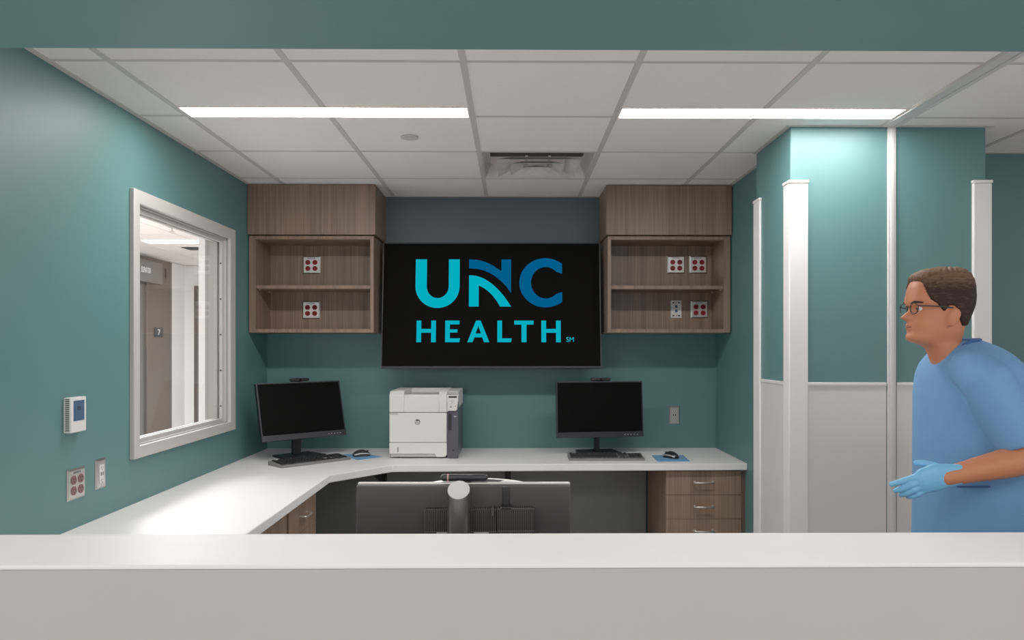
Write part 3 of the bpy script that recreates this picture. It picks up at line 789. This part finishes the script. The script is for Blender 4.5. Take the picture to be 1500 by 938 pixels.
keyboard('black keyboard set at an angle in front of the window-corner monitor', (-1.165, 4.400, DZ), 0.80)
keyboard('black keyboard on the worktop in front of the monitor right of the printer', (0.552, 4.526, DZ), 0.0)

def pad(label, loc, pts):
    o = MB().prism(pts, 'z', 0, 0.003).build('mouse_pad', 'blue_pad'); o.location = loc
    tag(o, label, 'mouse pad', 'blue mouse pads')
pad('blue mouse pad on the worktop between the angled keyboard and the printer', (-0.92, 4.63, DZ), [(-0.145, 0.06), (-0.02, 0.15), (0.135, -0.03), (0.01, -0.145)])
pad('blue mouse pad at the right end of the worktop above the drawers', (0.945, 4.535, DZ), [(-0.095, 0.12), (0.10, 0.125), (0.085, -0.115), (-0.105, -0.125)])
def mouse(label, loc, rz):
    t = thing('computer_mouse', label, 'mouse', loc, rz, 'black computer mice')
    rings = []
    for i in range(13):
        u = i/12; y = -0.055+0.11*u
        wv = 0.031*sqrt(max(0.02, 1-(2*u-1)**4))*(0.92+0.08*cos(2*pi*u)); hh = 0.006+0.034*sin(pi*min(1, max(0.03, 0.10+0.86*u)))**0.8
        rings.append([(wv*cos(a)*1.0, y, 0.001+max(0, hh*sin(a))) for a in [pi*k/10 for k in range(11)]] + [(wv*cos(a), y, 0.001) for a in (pi+pi/4, pi+3*pi/4)])
    MB().loft(rings).build('mouse_body', 'black', t, 0, True)
    MB().box(-0.003, 0.003, 0.026, 0.044, 0.026, 0.0335).build('scroll_wheel', 'ink', t)
    s = MB()
    for sx in (-1, 1): s.tube([(sx*0.0245, 0.05, 0.012), (sx*0.0315, 0.02, 0.018), (sx*0.031, -0.02, 0.019), (sx*0.02, -0.051, 0.012)], 0.003, 8)
    s.build('side_band', 'silver', t, 0, True)
mouse('black mouse with a silver band on the blue pad left of the printer', (-0.918, 4.635, DZ+0.003), radians(-60))
mouse('black mouse on the blue pad at the right end of the worktop', (0.945, 4.545, DZ+0.003), radians(35))

# ------------------------------------------------------------------ printer
pr = thing('laser_printer', 'white and charcoal laser printer on the worktop under the television', 'printer', (-0.530, 4.545, DZ))
# local: x -0.205..0.205, front y=0, depth 0.43, height .40
b = MB().box(-0.203, 0.205, 0.012, 0.43, 0.012, 0.340)
b.build('chassis', 'printer_dark', pr, 0.006)
MB().box(-0.205, 0.137, 0.0, 0.24, 0.096, 0.2725).build('front_door', 'printer', pr, 0.006, seg=3)
MB().prism([(-0.205, 0.262), (-0.148, 0.262), (-0.153, 0.272), (-0.205, 0.272)], 'y', -0.0015, 0.002).build('door_grip', 'printer_gray', pr)
tr = MB().prism([(-0.205, 0.008), (-0.2, 0.030), (0.066, 0.030), (0.076, 0.010), (0.126, 0.010), (0.137, 0.022), (0.137, 0.094), (-0.205, 0.094)], 'y', 0.0, 0.24).build('paper_tray', 'printer', pr, 0.005, seg=3)
MB().prism([(-0.198, 0.010), (-0.198, 0.0295), (0.066, 0.0295), (0.076, 0.010)], 'y', 0.010, 0.20).build('tray_grip', 'printer_gray', tr)
MB().box(-0.156, -0.151, -0.001, 0.003, 0.040, 0.068).build('level_window', 'ink', tr)
b = MB()
# upper housing with a scooped output bin
b.prism([(0.0, 0.276), (0.0, 0.375), (0.02, 0.384), (0.06, 0.345), (0.33, 0.372), (0.36, 0.402), (0.43, 0.402), (0.43, 0.276)], 'x', -0.118, 0.090)
b.prism([(0.0, 0.276), (0.0, 0.376), (0.03, 0.402), (0.43, 0.402), (0.43, 0.276)], 'x', -0.205, -0.118)
b.prism([(0.0, 0.276), (0.0, 0.380), (0.03, 0.402), (0.43, 0.402), (0.43, 0.276)], 'x', 0.090, 0.137)
b.build('top_housing', 'printer', pr, 0.004, seg=3)
MB().box(-0.117, 0.089, 0.055, 0.335, 0.373, 0.3745).build('output_bin', 'printer_gray', pr)
cp = MB().prism([(0.139, 0.276), (0.145, 0.284), (0.19, 0.284), (0.198, 0.292), (0.205, 0.35), (0.205, 0.378), (0.139, 0.378)], 'y', 0.0, 0.05).build('control_panel', 'printer', pr, 0.003)
MB().prism([(0.05, 0.30), (0.05, 0.379), (0.02, 0.4), (0.40, 0.4), (0.42, 0.30)], 'x', 0.138, 0.206).build('panel_hood', 'printer', pr, 0.003)
MB().box(0.148, 0.197, -0.0012, 0.002, 0.362, 0.373).build('display', 'ink', cp)
b = MB()
for (x, z, r) in ((0.164, 0.344, .004), (0.178, 0.344, .004), (0.171, 0.336, .004), (0.171, 0.350, .003), (0.152, 0.342, .003), (0.164, 0.330, .003)): b.tube([(x, -0.002, z), (x, 0.002, z)], r, 10)
b.build('buttons', 'printer_gray', cp)
MB().tube([(0.162, -0.002, 0.308), (0.162, 0.002, 0.308)], 0.004, 10).tube([(0.162, -0.002, 0.316), (0.162, 0.002, 0.316)], 0.0025, 10).tube([(0.188, -0.002, 0.313), (0.188, 0.002, 0.313)], 0.003, 10).build('indicator', 'ink', cp)
MB().box(0.139, 0.205, 0.004, 0.02, 0.0, 0.2745).build('side_cover', 'printer_dark', pr, 0.003)
MB().box(0.146, 0.166, 0.002, 0.005, 0.17, 0.268).build('side_slot', 'ink', pr)
MB().box(0.178, 0.194, 0.002, 0.005, 0.248, 0.254).build('port_cover', 'printer_gray', pr)
MB().tube([(0.176, 0.001, 0.05), (0.176, 0.005, 0.05)], 0.007, 14).build('power_button', 'ink', pr)
lg = MB().tube([(-0.038, -0.0012, 0.219), (-0.038, 0.001, 0.219)], 0.0165, 28).build('logo_badge', 'printer_dark', pr)
me = text_mesh('hp', 0.030, 0.0006, 0.0003)
me.transform(Matrix(((1,0,0.25,0),(0,1,0,0),(0,0,1,0),(0,0,0,1))))
o = link('lettering', me, 'printer', lg); o.location = (-0.040, -0.0016, 0.2185)
b = MB()
for x in (-0.17, 0.10): b.box(x-.02, x+.02, 0.05, 0.09, 0, 0.012)
for x in (-0.17, 0.17): b.box(x-.02, x+.02, 0.36, 0.40, 0, 0.012)
b.build('feet', 'ink', pr)

# ------------------------------------------------------------------ foreground monitor seen from behind
fm = thing('desktop_monitor', 'large charcoal monitor seen from behind the reception counter, on a cylinder stand', 'monitor', (-0.135, 2.02, 0.735))
MB().box(-0.295, 0.295, 0.075, 0.098, 0.005, 0.337).build('back_shell', 'mon_back', fm, 0.005, seg=3)
MB().box(-0.295, 0.295, 0.098, 0.108, 0.002, 0.341).build('rim', 'mon_rim', fm, 0.004)
MB().box(-0.288, 0.288, 0.108, 0.110, 0.02, 0.334).build('screen', 'screen', fm)
def cyl_cut(mb, x, y, r, z0, zb, zf, n=40):
    vs = [(x+r*cos(2*pi*k/n), y+r*sin(2*pi*k/n), z0) for k in range(n)]
    vs += [(x+r*cos(2*pi*k/n), y+r*sin(2*pi*k/n), zf+(zb-zf)*(0.5+0.5*sin(2*pi*k/n))) for k in range(n)]
    mb.add(vs, [tuple(range(n))[::-1], tuple(range(n, 2*n))] + [(k, (k+1) % n, n+(k+1) % n, n+k) for k in range(n)])
st = MB(); cyl_cut(st, -0.008, 0.0, 0.030, 0.012, 0.356, 0.318); st.build('stand_column', 'gunmetal', fm, 0.0, True)
st = MB(); n_ = 40
r_ = 0.029
for off in (0.0,):
    vs = [(-0.008+r_*cos(2*pi*k/n_), r_*sin(2*pi*k/n_), 0.3185+0.038*(0.5+0.5*sin(2*pi*k/n_)*r_/0.03)) for k in range(n_)]
    vs += [(x, y, z+0.0015) for x, y, z in vs]
    st.add(vs, [tuple(range(n_))[::-1], tuple(range(n_, 2*n_))] + [(k, (k+1) % n_, n_+(k+1) % n_, n_+k) for k in range(n_)])
st.build('column_cap', 'gun_top', fm)
MB().lathe([(0.12, 0), (0.12, 0.008), (0.115, 0.012), (0.0, 0.012)], 40, Matrix.Translation((-0.008, 0.03, 0))).build('stand_base', 'gunmetal', fm, 0, True)
MB().box(-0.03, 0.014, 0.02, 0.074, 0.12, 0.2).build('stand_hinge', 'black', fm)
for (x0, x1, y0, zt) in ((-0.103, 0.092, 0.045, 0.277), (0.094, 0.194, 0.036, 0.281)):
    vb = MB().box(x0, x1, y0+0.004, 0.0745, 0.06, zt-0.004).build('vent_housing', 'black', fm)
    s = MB(); k = x0
    while k < x1-0.001:
        s.box(k, k+0.0014, y0, 0.0745, 0.058, zt); k += 0.0050
    s.box(x0, x1, y0-0.0006, y0+0.001, zt-0.062, zt-0.060); s.box(x0, x1, y0-0.0006, y0+0.001, zt-0.0012, zt)
    s.build('vent_fins', 'fin', vb)
MB().box(0.108, 0.126, 0.066, 0.0748, 0.272, 0.334).box(0.102, 0.132, 0.03, 0.0748, 0.281, 0.285).build('cable_strap', 'black', fm, 0.002)
MB().box(0.078, 0.084, 0.028, 0.074, 0.263, 0.283).build('lock_clip', 'gunmetal', fm)
MB().box(-0.07, -0.015, 0.040, 0.0446, 0.10, 0.214).build('port_panel', 'black', fm)
MB().box(0.03, 0.07, 0.040, 0.0446, 0.10, 0.214).build('port_panel', 'black', fm)
MB().box(-0.07, -0.015, 0.0385, 0.0399, 0.213, 0.216).box(0.03, 0.07, 0.0385, 0.0399, 0.213, 0.216).build('port_lip', 'gun_top', fm)
t = thing('webcam', 'dark webcam bar with a pink mark on top of the foreground monitor', 'webcam', (-0.135, 2.125, 1.0765), 0, None)
MB().capsule([(-0.056, 0, 0.011), (0.056, 0, 0.011)], 0.0105, 12).build('camera_bar', 'bezel', t, 0, True)
MB().tube([(-0.047, 0, 0.011), (-0.043, 0, 0.011)], 0.0109, 14).build('tape_mark', 'pink', t)
MB().box(-0.02, 0.02, -0.010, 0.006, -0.0003, 0.003).build('clip', 'black', t)
MB().tube([(0, 0.0102, 0.011), (0, 0.014, 0.011)], 0.006, 14).build('lens', 'screen', t)

# ------------------------------------------------------------------ office chair (mostly hidden behind the monitor)
ch = thing('office_chair', 'white framed office chair behind the foreground monitor, only its top edge showing', 'chair', (-0.14, 2.82, 0))
rim = []
for i in range(33):
    a = pi*i/32
    rim.append((0.235*cos(a)*(1 if abs(cos(a)) < 0.98 else 1), 0.235+0.03*sin(a), 0.852+0.056*sin(a)**0.6))
path = [(0.215, 0.21, 0.50)] + [(0.235, 0.225, 0.70)] + rim + [(-0.235, 0.225, 0.70), (-0.215, 0.21, 0.50)]
fr = MB().tube(path, 0.013, 10).tube([(0.215, 0.21, 0.50), (-0.215, 0.21, 0.50)], 0.013, 10)
bk = fr.build('back_frame', 'chair_white', ch, 0, True)
mb = MB(); rows = []
for i in range(9):
    z = 0.51+0.39*i/8; hw = 0.212+0.02*min(1, i/4) - (0.03 if i == 8 else 0)
    rows.append([(-hw+2*hw*k/8, 0.215+0.03*i/8-0.03*(1-(k/4-1)**2)+0.03, z + (0.02*(1-(k/4-1)**2) if i == 8 else 0)) for k in range(9)])
vs = [p for r in rows for p in r]; fs = [(i*9+k, i*9+k+1, (i+1)*9+k+1, (i+1)*9+k) for i in range(8) for k in range(8)]
bm_ = MB().add(vs, fs).build('back_mesh', 'fabric', ch, 0, True)
sd = bm_.modifiers.new('s', 'SOLIDIFY'); sd.thickness = 0.006
MB().box(-0.24, 0.24, -0.25, 0.22, 0.43, 0.50).build('seat', 'fabric', ch, 0.03, seg=4)
MB().box(-0.035, 0.035, 0.10, 0.26, 0.38, 0.43).tube([(0, 0.24, 0.40), (0, 0.27, 0.52), (0, 0.25, 0.60)], 0.02, 10).build('back_support', 'chair_white', ch, 0.004)
MB().lathe([(0.03, 0.10), (0.03, 0.26), (0.02, 0.261), (0.02, 0.43)], 20).build('gas_lift', 'black', ch, 0, True)
for k in range(5):
    a = 2*pi*k/5+0.3
    MB().tube([(0.02*cos(a), 0.02*sin(a), 0.11), (0.29*cos(a), 0.29*sin(a), 0.075)], [0.026, 0.016], 10).build('base_arm', 'chair_white', ch, 0, True)
    mtx = Matrix.Translation((0.285*cos(a), 0.285*sin(a), 0.03)) @ Matrix.Rotation(a, 4, 'Z') @ Matrix.Rotation(pi/2, 4, 'X')
    MB().lathe([(0.03, -0.022), (0.03, 0.022)], 18, mtx).build('castor', 'black', ch, 0.004)
for sx in (-1, 1):
    MB().box(sx*0.27-0.03, sx*0.27+0.03, -0.15, 0.10, 0.66, 0.685).tube([(sx*0.27, -0.02, 0.66), (sx*0.29, -0.02, 0.5), (sx*0.2, -0.02, 0.425)], 0.014, 8).build('armrest', 'black2', ch, 0.006)

# ------------------------------------------------------------------ the walking man
PX, PY = 1.43, 2.40
man = thing('person', 'man in blue scrubs, glasses and blue gloves walking left past the pillar', 'person', (0, 0, 0))
F_ = 1116.0
def q(px, py, Y=PY):
    """pose plan measured in the plane at depth Y -> world x, z"""
    ps = 0.0095; cx = 751+F_*math.tan(ps); a = (px-cx)/F_
    x = Y*(a*cos(ps)+sin(ps))/(cos(ps)-a*sin(ps)); zc = x*sin(ps)+Y*cos(ps)
    return x, 1.453+(508-py)*zc/F_
def P3(px, py, Y): x, z = q(px, py, Y); return (x, Y, z)
# head profile: py, front, back, half width, centre bump (px), bump sigma (m)
HEAD = [
 (397.0, 1374, 1396, .022, 0, .02), (399, 1358, 1405, .044, 0, .02), (404, 1346, 1412, .060, 0, .02), (412, 1338, 1417, .069, 0, .02), (422, 1333, 1419.5, .0735, 0, .02),
 (434, 1330, 1420.5, .0755, 0, .02), (442, 1329.5, 1420, .0755, 1.0, .03), (447, 1330.5, 1419, .075, 2.0, .03), (451, 1334, 1418, .073, 1.5, .012), (455, 1335.5, 1416.5, .071, 5, .011),
 (459, 1335.5, 1415, .070, 10, .011), (463, 1335, 1413.5, .0685, 15, .012), (466, 1334.5, 1412.5, .068, 17, .0135), (469, 1334, 1411.5, .067, 11, .014), (471.5, 1333.5, 1410.5, .0665, 4.5, .012),
 (474.5, 1332.5, 1409.5, .0655, 3.5, .018), (477, 1331.5, 1408.5, .065, 5.0, .020), (479.3, 1333, 1408, .0645, 1.5, .022), (481.5, 1332, 1407.5, .064, 4.5, .020), (484.5, 1333, 1407, .063, 2.5, .020),
 (488, 1332.5, 1406.5, .0605, 1.5, .020), (492, 1331, 1406, .057, 3.5, .021), (496, 1331, 1405.5, .053, 3.5, .021), (500, 1333.5, 1405.5, .049, 2, .022), (503, 1341, 1405.5, .047, 0, .02),
 (506, 1352, 1406, .050, 0, .02), (511, 1359, 1407, .053, 0, .02), (519, 1363, 1410, .056, 0, .02), (528, 1367, 1416, .060, 1, .015), (540, 1370, 1426, .075, 0, .02), (556, 1372, 1440, .10, 0, .02)]
NT = 120
def head_ring(row, grow=None):
    py, fx, bx_, hw, bump, sg = row
    xf, z = q(fx, py); xb, _ = q(bx_, py)
    xc = xf+(xb-xf)*0.56
    out = []
    for k in range(NT):
        th = 2*pi*k/NT
        cth, sth = cos(th), sin(th)
        e = 2.35
        r_c = abs(cth)**(2/e)*(1 if cth >= 0 else -1); r_s = abs(sth)**(2/e)*(1 if sth >= 0 else -1)
        x = xc - (xc-xf)*r_c if cth > 0 else xc - (xb-xc)*r_c
        y = hw*r_s
        if cth > 0 and bump: x -= bump/465.0*exp(-(y/sg)**2)
        # eye sockets
        if cth > 0 and 447 < py < 460: x += 0.005*exp(-((abs(y)-0.031)/0.013)**2)*exp(-((py-453)/4.5)**2)
        # cheek hollow at the side of the jaw
        out.append((x, PY+y, z))
    return out
hb = MB(); hb.loft([head_ring(r) for r in HEAD])
# ears
for sy in (-1, 1):
    ex, ez = q(1396, 464, 2.325)
    m = Matrix.Translation((ex, PY+sy*0.0780, ez)) @ Matrix.Rotation(sy*0.42, 4, 'Z') @ Matrix.Rotation(0.18, 4, 'Y')
    hb.ellipsoid((0, 0, 0), (0.018, 0.008, 0.031), 16, 10, m)
    hb.ellipsoid((0.004, sy*0.003, 0.006), (0.017, 0.005, 0.022), 16, 10, m)
    hb.ellipsoid((-0.008, -sy*0.002, -0.02), (0.009, 0.006, 0.012), 12, 8, m)
# torso core, arms and legs in the same skin
def tor(rows, n=40, e=2.5):
    R = []
    for py, fx, bx_, hw in rows:
        xf, z = q(fx, py); xb, _ = q(bx_, py); xc = (xf+xb)/2; a = (xb-xf)/2
        ring = []
        for k in range(n):
            th = 2*pi*k/n; c_, s_ = cos(th), sin(th)
            ring.append((xc-a*abs(c_)**(2/e)*(1 if c_ > 0 else -1), PY+hw*abs(s_)**(2/e)*(1 if s_ > 0 else -1), z))
        R.append(ring)
    return R
TOP = [(499, 1400, 1432, .050), (504, 1390, 1444, .074), (511, 1381, 1455, .108), (520, 1374, 1463, .150), (533, 1368, 1471, .185), (550, 1363, 1477, .202), (580, 1358.5, 1484, .203), (620, 1356, 1491, .194),
       (660, 1354, 1497, .186), (700, 1353, 1502, .182), (740, 1353, 1507, .185), (775, 1353, 1511, .190), (812, 1352, 1515, .196)]
core = [(py+6, fx+8, bx_-8, hw-.022) for py, fx, bx_, hw in TOP[2:]] + [(850, 1362, 1510, .17), (872, 1375, 1500, .14)]
hb.loft(tor(core))
SH = P3(1443, 552, 2.205); EL = P3(1510, 671, 2.175); WR = P3(1397, 696, 2.135)
SHr = P3(1443, 552, 2.595); ELr = P3(1480, 668, 2.640); WRr = P3(1440, 735, 2.60)
lerp = lambda a, b, t: tuple(a[i]+(b[i]-a[i])*t for i in range(3))
hb.capsule([SH, lerp(SH, EL, .35), lerp(SH, EL, .7), EL], [.046, .046, .043, .041], 18)
hb.capsule([EL, lerp(EL, WR, .25), lerp(EL, WR, .6), WR, lerp(EL, WR, 1.12)], [.041, .044, .037, .0285, .027], 18, None, 1.0)
hb.capsule([SHr, lerp(SHr, ELr, .35), lerp(SHr, ELr, .7), ELr], [.046, .046, .043, .040], 18)
hb.capsule([ELr, lerp(ELr, WRr, .25), lerp(ELr, WRr, .6), WRr, lerp(ELr, WRr, 1.12)], [.040, .043, .036, .028, .027], 18)
HIPX = 1.46
LEG = {-1: [(HIPX, PY-.09, .86), (1.33, PY-.10, .49), (1.30, PY-.10, .09)], 1: [(HIPX, PY+.09, .86), (1.50, PY+.10, .49), (1.80, PY+.10, .15)]}
for s_, L in LEG.items():
    hb.capsule([L[0], lerp(L[0], L[1], .5), L[1], lerp(L[1], L[2], .35), L[2]], [.082, .070, .052, .050, .036], 16)
body = remeshed(hb, 'body', 'skin', man, 0.0045, 3, 0.5)

# eyes, brows, lips
ex, ez = q(1338.5, 453)
for sy in (-1, 1):
    e_ = MB().ellipsoid((ex+0.003, PY+sy*0.029, ez), (0.0100, 0.0115, 0.0075), 16, 10).build('eye', 'eye', man, 0, True)
    MB().ellipsoid((ex-0.0055, PY+sy*0.030, ez), (0.003, 0.005, 0.005), 12, 8).build('iris', 'iris', e_, 0, True)
    bxp, bz = q(1331, 444.5)
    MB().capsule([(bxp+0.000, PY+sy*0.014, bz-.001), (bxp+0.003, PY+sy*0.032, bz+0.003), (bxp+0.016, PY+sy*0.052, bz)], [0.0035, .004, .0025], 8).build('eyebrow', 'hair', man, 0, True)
xm, zm = q(1328.5, 479.3)
MB().capsule([(xm+0.016, PY-.024, zm-.001), (xm+0.004, PY-.012, zm), (xm+.0005, PY, zm-.0005), (xm+0.004, PY+.012, zm), (xm+0.016, PY+.024, zm-.001)], [.0016, .003, .0036, .003, .0016], 8).build('lips', 'lip', man, 0, True)
# hair
hl = [(1300, 413), (1345, 414), (1352, 417), (1358, 432), (1364, 442), (1374, 448), (1381, 458), (1385, 459), (1391, 450), (1399, 452), (1404, 466), (1409, 480), (1430, 482)]
def hairline(px):
    for (a, ya), (b_, yb) in zip(hl, hl[1:]):
        if a <= px <= b_: return ya+(yb-ya)*(px-a)/(b_-a)
    return 413 if px < 1300 else 482
HR = []
ctr = Vector((q(1378, 440)[0], PY, q(1378, 440)[1]))
rows_h = []
pys = [396.5+i*2.2 for i in range(42)]
def interp_row(py):
    for a, b_ in zip(HEAD, HEAD[1:]):
        if a[0] <= py <= b_[0]:
            t_ = (py-a[0])/(b_[0]-a[0]); return tuple(a[i]+(b_[i]-a[i])*t_ for i in range(6))
    return HEAD[0] if py < HEAD[0][0] else HEAD[-1]
for py in pys:
    if py < HEAD[0][0]: py = HEAD[0][0]
    ring = []
    row = interp_row(py); row = (py, row[1], row[2], row[3], 0, .02)
    for (x, y, z) in head_ring(row):
        yn = PY-abs(y-PY)
        px = 751+F_*math.tan(.0095) + F_*(x*cos(.0095)-yn*sin(.0095))/(x*sin(.0095)+yn*cos(.0095))
        h_ = (hairline(px)-(508+(py-508)*PY/yn))/7.0
        k_ = max(-1.0, min(1.0, h_)); k_ = k_*k_*(3-2*k_) if k_ > 0 else k_
        th = (0.0065 + 0.004*max(0, min(1, (430-py)/25)) + 0.002*sin(px*0.9)*max(0, min(1, (415-py)/10)))
        off = -0.004 + (th+0.004)*k_ if k_ > 0 else -0.004
        d = (Vector((x, y, z))-ctr).normalized()
        p = Vector((x, y, z)) + d*off
        if py < 414 and x < ctr.x and k_ > 0.2: p.x -= 0.007*(1-abs((py-405)/9)**2) * max(0, (ctr.x-x)/0.09)**2 if abs(py-405) < 9 else 0
        ring.append(tuple(p))
    rows_h.append(ring)
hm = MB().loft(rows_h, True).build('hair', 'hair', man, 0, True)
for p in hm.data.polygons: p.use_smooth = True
# glasses
gl = MB()
gx, gz = q(1328, 452)
for sy in (-1, 1):
    ring = [(gx+0.004+0.004*abs(cos(a)), PY+sy*0.032+0.024*cos(a), gz-0.002+0.017*sin(a)) for a in [2*pi*k/20 for k in range(21)]]
    gl.tube(ring, 0.0016, 6)
    tx, tz = q(1396, 452, 2.325)
    gl.tube([(gx+0.008, PY+sy*0.056, gz+0.006), (gx+0.030, PY+sy*0.0715, gz+0.004), (tx-0.03, PY+sy*0.0765, gz+0.002), (tx, PY+sy*0.079, tz+0.001), (tx+0.010, PY+sy*0.078, tz-0.012)], 0.0022, 6)
gl.tube([(gx+0.004, PY-0.009, gz+0.003), (gx+0.001, PY, gz+0.006), (gx+0.004, PY+0.009, gz+0.003)], 0.0016, 6)
gl.build('glasses', 'ink', man, 0, True)
# scrub top with sleeves
sb = MB(); sb.loft(tor(TOP))
SL = P3(1493, 652, 2.180); SLr = lerp(SHr, ELr, .80)
for a, b_, yo in ((SH, SL, -1), (SHr, SLr, 1)):
    sb.tube([(a[0]-.005, a[1]-yo*.10, a[2]+.024), (a[0], a[1]-yo*.045, a[2]+.012), lerp(a, b_, .06), lerp(a, b_, .35), lerp(a, b_, .7), b_], [.056, .064, .070, .072, .068, .062], 24)
top = remeshed(sb, 'scrub_top', 'scrub', man, 0.006, 14, 0.5)
# V collar band
nk = []
cxn, czn = q(1412, 503)
for k in range(29):
    a = 2*pi*k/28
    fx = cos(a)
    x = cxn + (-0.055 if fx > 0 else -0.052)*fx*(1.0+0.35*max(0, fx)); z = czn + 0.008 - 0.070*max(0, fx)**1.6 + 0.004*max(0, -fx)
    nk.append((x-0.012, PY+0.0605*sin(a), z-0.001))
MB().tube(nk, 0.0055, 8).build('collar', 'pocketline', man, 0, True)
p0 = q(1405, 714, 2.21); p1 = q(1453, 716, 2.21)
MB().box(p0[0], p1[0], PY-.1840, PY-.177, p0[1]-0.003, p0[1]+0.002).build('pocket_edge', 'pocketline', man)
# trousers
tb = MB(); tb.loft(tor([(770, 1358, 1507, .178), (812, 1356, 1511, .184), (850, 1356, 1514, .182), (885, 1362, 1508, .172)]))
for s_, L in LEG.items():
    foot = L[2]
    tb.capsule([L[0], lerp(L[0], L[1], .5), L[1], lerp(L[1], L[2], .5), lerp(L[1], L[2], .93)], [.098, .092, .079, .072, .070], 20)
remeshed(tb, 'trousers', 'scrub2', man, 0.009, 5, 0.5)
# shoes
for s_, L in LEG.items():
    f_ = L[2]; tl = 0.0 if s_ < 0 else -0.65
    m = Matrix.Translation((f_[0], f_[1], f_[2]-0.09 if s_ < 0 else f_[2]-0.085)) @ Matrix.Rotation(tl, 4, 'Y')
    mb = MB(); rg = []
    for u, hw, zt in ((0.07, .026, .07), (0.055, .034, .085), (0.0, .038, .088), (-0.06, .042, .065), (-0.12, .046, .048), (-0.17, .040, .038), (-0.195, .022, .028)):
        rg.append([(u, hw*cos(a), max(0.001, zt*max(0, sin(a)))) for a in [pi*k/10 for k in range(11)]] + [(u, hw*.9*cos(a), 0.001) for a in (pi+pi/4, pi+pi/2, pi+3*pi/4)])
    mb.loft(rg)
    mb.v = [tuple(m @ Vector(v)) for v in mb.v]
    zmin = min(v[2] for v in mb.v)
    mb.v = [(v[0], v[1], v[2]-zmin+0.0005) for v in mb.v]
    mb.build('shoe', 'shoe', man, 0, True)
# gloved hands
def hand(wr, fingers, thumb, palm, name_y):
    hbm = MB()
    for path, rr, fl, up in palm: hbm.capsule(path, rr, 18, None, fl, up)
    for path, rr in fingers + [thumb]: hbm.capsule(path, rr, 12)
    return remeshed(hbm, 'glove', 'glove', man, 0.0022, 4, 0.5)
Yh = 2.125
def h3(px, py, dy=0.0): return P3(px, py, Yh+dy)
palm = [([h3(1402, 695.5), h3(1388, 697), h3(1372, 699.5), h3(1356, 704)], [.030, .0335, .040, .037], .46, (0, 0, 1)),
        ([h3(1384, 690), h3(1366, 692), h3(1354, 698.5)], [.016, .017, .012], .9, None)]
fingers = [([h3(1356, 695), h3(1336, 701), h3(1321, 705.5, .004), h3(1306, 710, .008)], [.0105, .0098, .009, .0075]),
           ([h3(1354, 703), h3(1334, 711, -.003), h3(1322, 716.5, .004), h3(1312, 719, .014)], [.0105, .010, .009, .0078]),
           ([h3(1354, 711), h3(1337, 719, -.003), h3(1328, 723.5, .005), h3(1320, 725, .016)], [.0100, .0095, .0088, .0075]),
           ([h3(1357, 717), h3(1344, 724.5, 0.0), h3(1336, 728, .006), h3(1330, 728, .014)], [.0092, .0085, .0078, .0068])]
thumb = ([h3(1384, 690, .010), h3(1366, 683, .020), h3(1352, 679.5, .024), h3(1342, 678.5, .024)], [.0145, .0125, .0105, .0082])
hand(WR, fingers, thumb, palm, 0)
m0 = Vector(WR)
def mv(p):
    # right hand: mirror across the palm plane, then swing down and carry to the right wrist
    v = Vector(p)-m0; v.y = -v.y
    v = Matrix.Rotation(radians(-28), 3, 'Y') @ v
    return tuple(v + Vector(WRr))
hand(WRr, [([mv(p) for p in a], r) for a, r in fingers], ([mv(p) for p in thumb[0]], thumb[1]), [([mv(p) for p in a], r, fl, up) for a, r, fl, up in palm], 0)

# ------------------------------------------------------------------ light
def area(name, loc, rot, sx, sy, energy, col=(1, 0.97, 0.94)):
    l = bpy.data.lights.new(name, 'AREA'); l.shape = 'RECTANGLE'; l.size = sx; l.size_y = sy; l.energy = energy; l.color = col
    o = bpy.data.objects.new(name, l); C.objects.link(o); o.location = loc; o.rotation_euler = rot; return o
area('front_fill', (-1.2, -0.4, 2.7), (radians(20), 0, 0), 1.2, 0.3, 12)  # pair of added fill lights on the camera side, no fixtures modelled
area('front_fill', (1.4, -0.4, 2.7), (radians(20), 0, 0), 1.2, 0.3, 12)
area('side_fill', (3.6, 2.6, 2.43), (0, 0, 0), 1.2, 0.3, 4)  # weak fill light added out of view on the right
area('lobby_fill', (-2.8, 5.4, 2.40), (0, 0, 0), 1.2, 0.3, 170)  # unseen fill added to brighten the lobby, apart from its visible linear light
wd = bpy.data.worlds.new('world'); scene.world = wd; wd.use_nodes = True
bg = wd.node_tree.nodes['Background']; bg.inputs['Color'].default_value = (1.0, 0.965, 0.94, 1); bg.inputs['Strength'].default_value = 0.85

# ------------------------------------------------------------------ camera
cd = bpy.data.cameras.new('camera'); cam = bpy.data.objects.new('camera', cd); C.objects.link(cam)
psi = 0.0095
cam.location = (0, 0, 1.453); cam.rotation_euler = (pi/2, 0, -psi)
cd.sensor_fit = 'HORIZONTAL'; cd.sensor_width = 36.0; cd.lens = 1116.0/1500.0*36.0
cd.shift_x = (750-(751+1116*math.tan(psi)))/1500.0; cd.shift_y = (508-469)/1500.0
cd.clip_start = 0.05
scene.camera = cam
scene.view_settings.view_transform = 'Standard'
scene.view_settings.look = 'None'
scene.view_settings.gamma = 1.22
scene.cycles.use_denoising = True
scene.cycles.max_bounces = 10
scene.cycles.diffuse_bounces = 6
scene.cycles.sample_clamp_indirect = 4.0
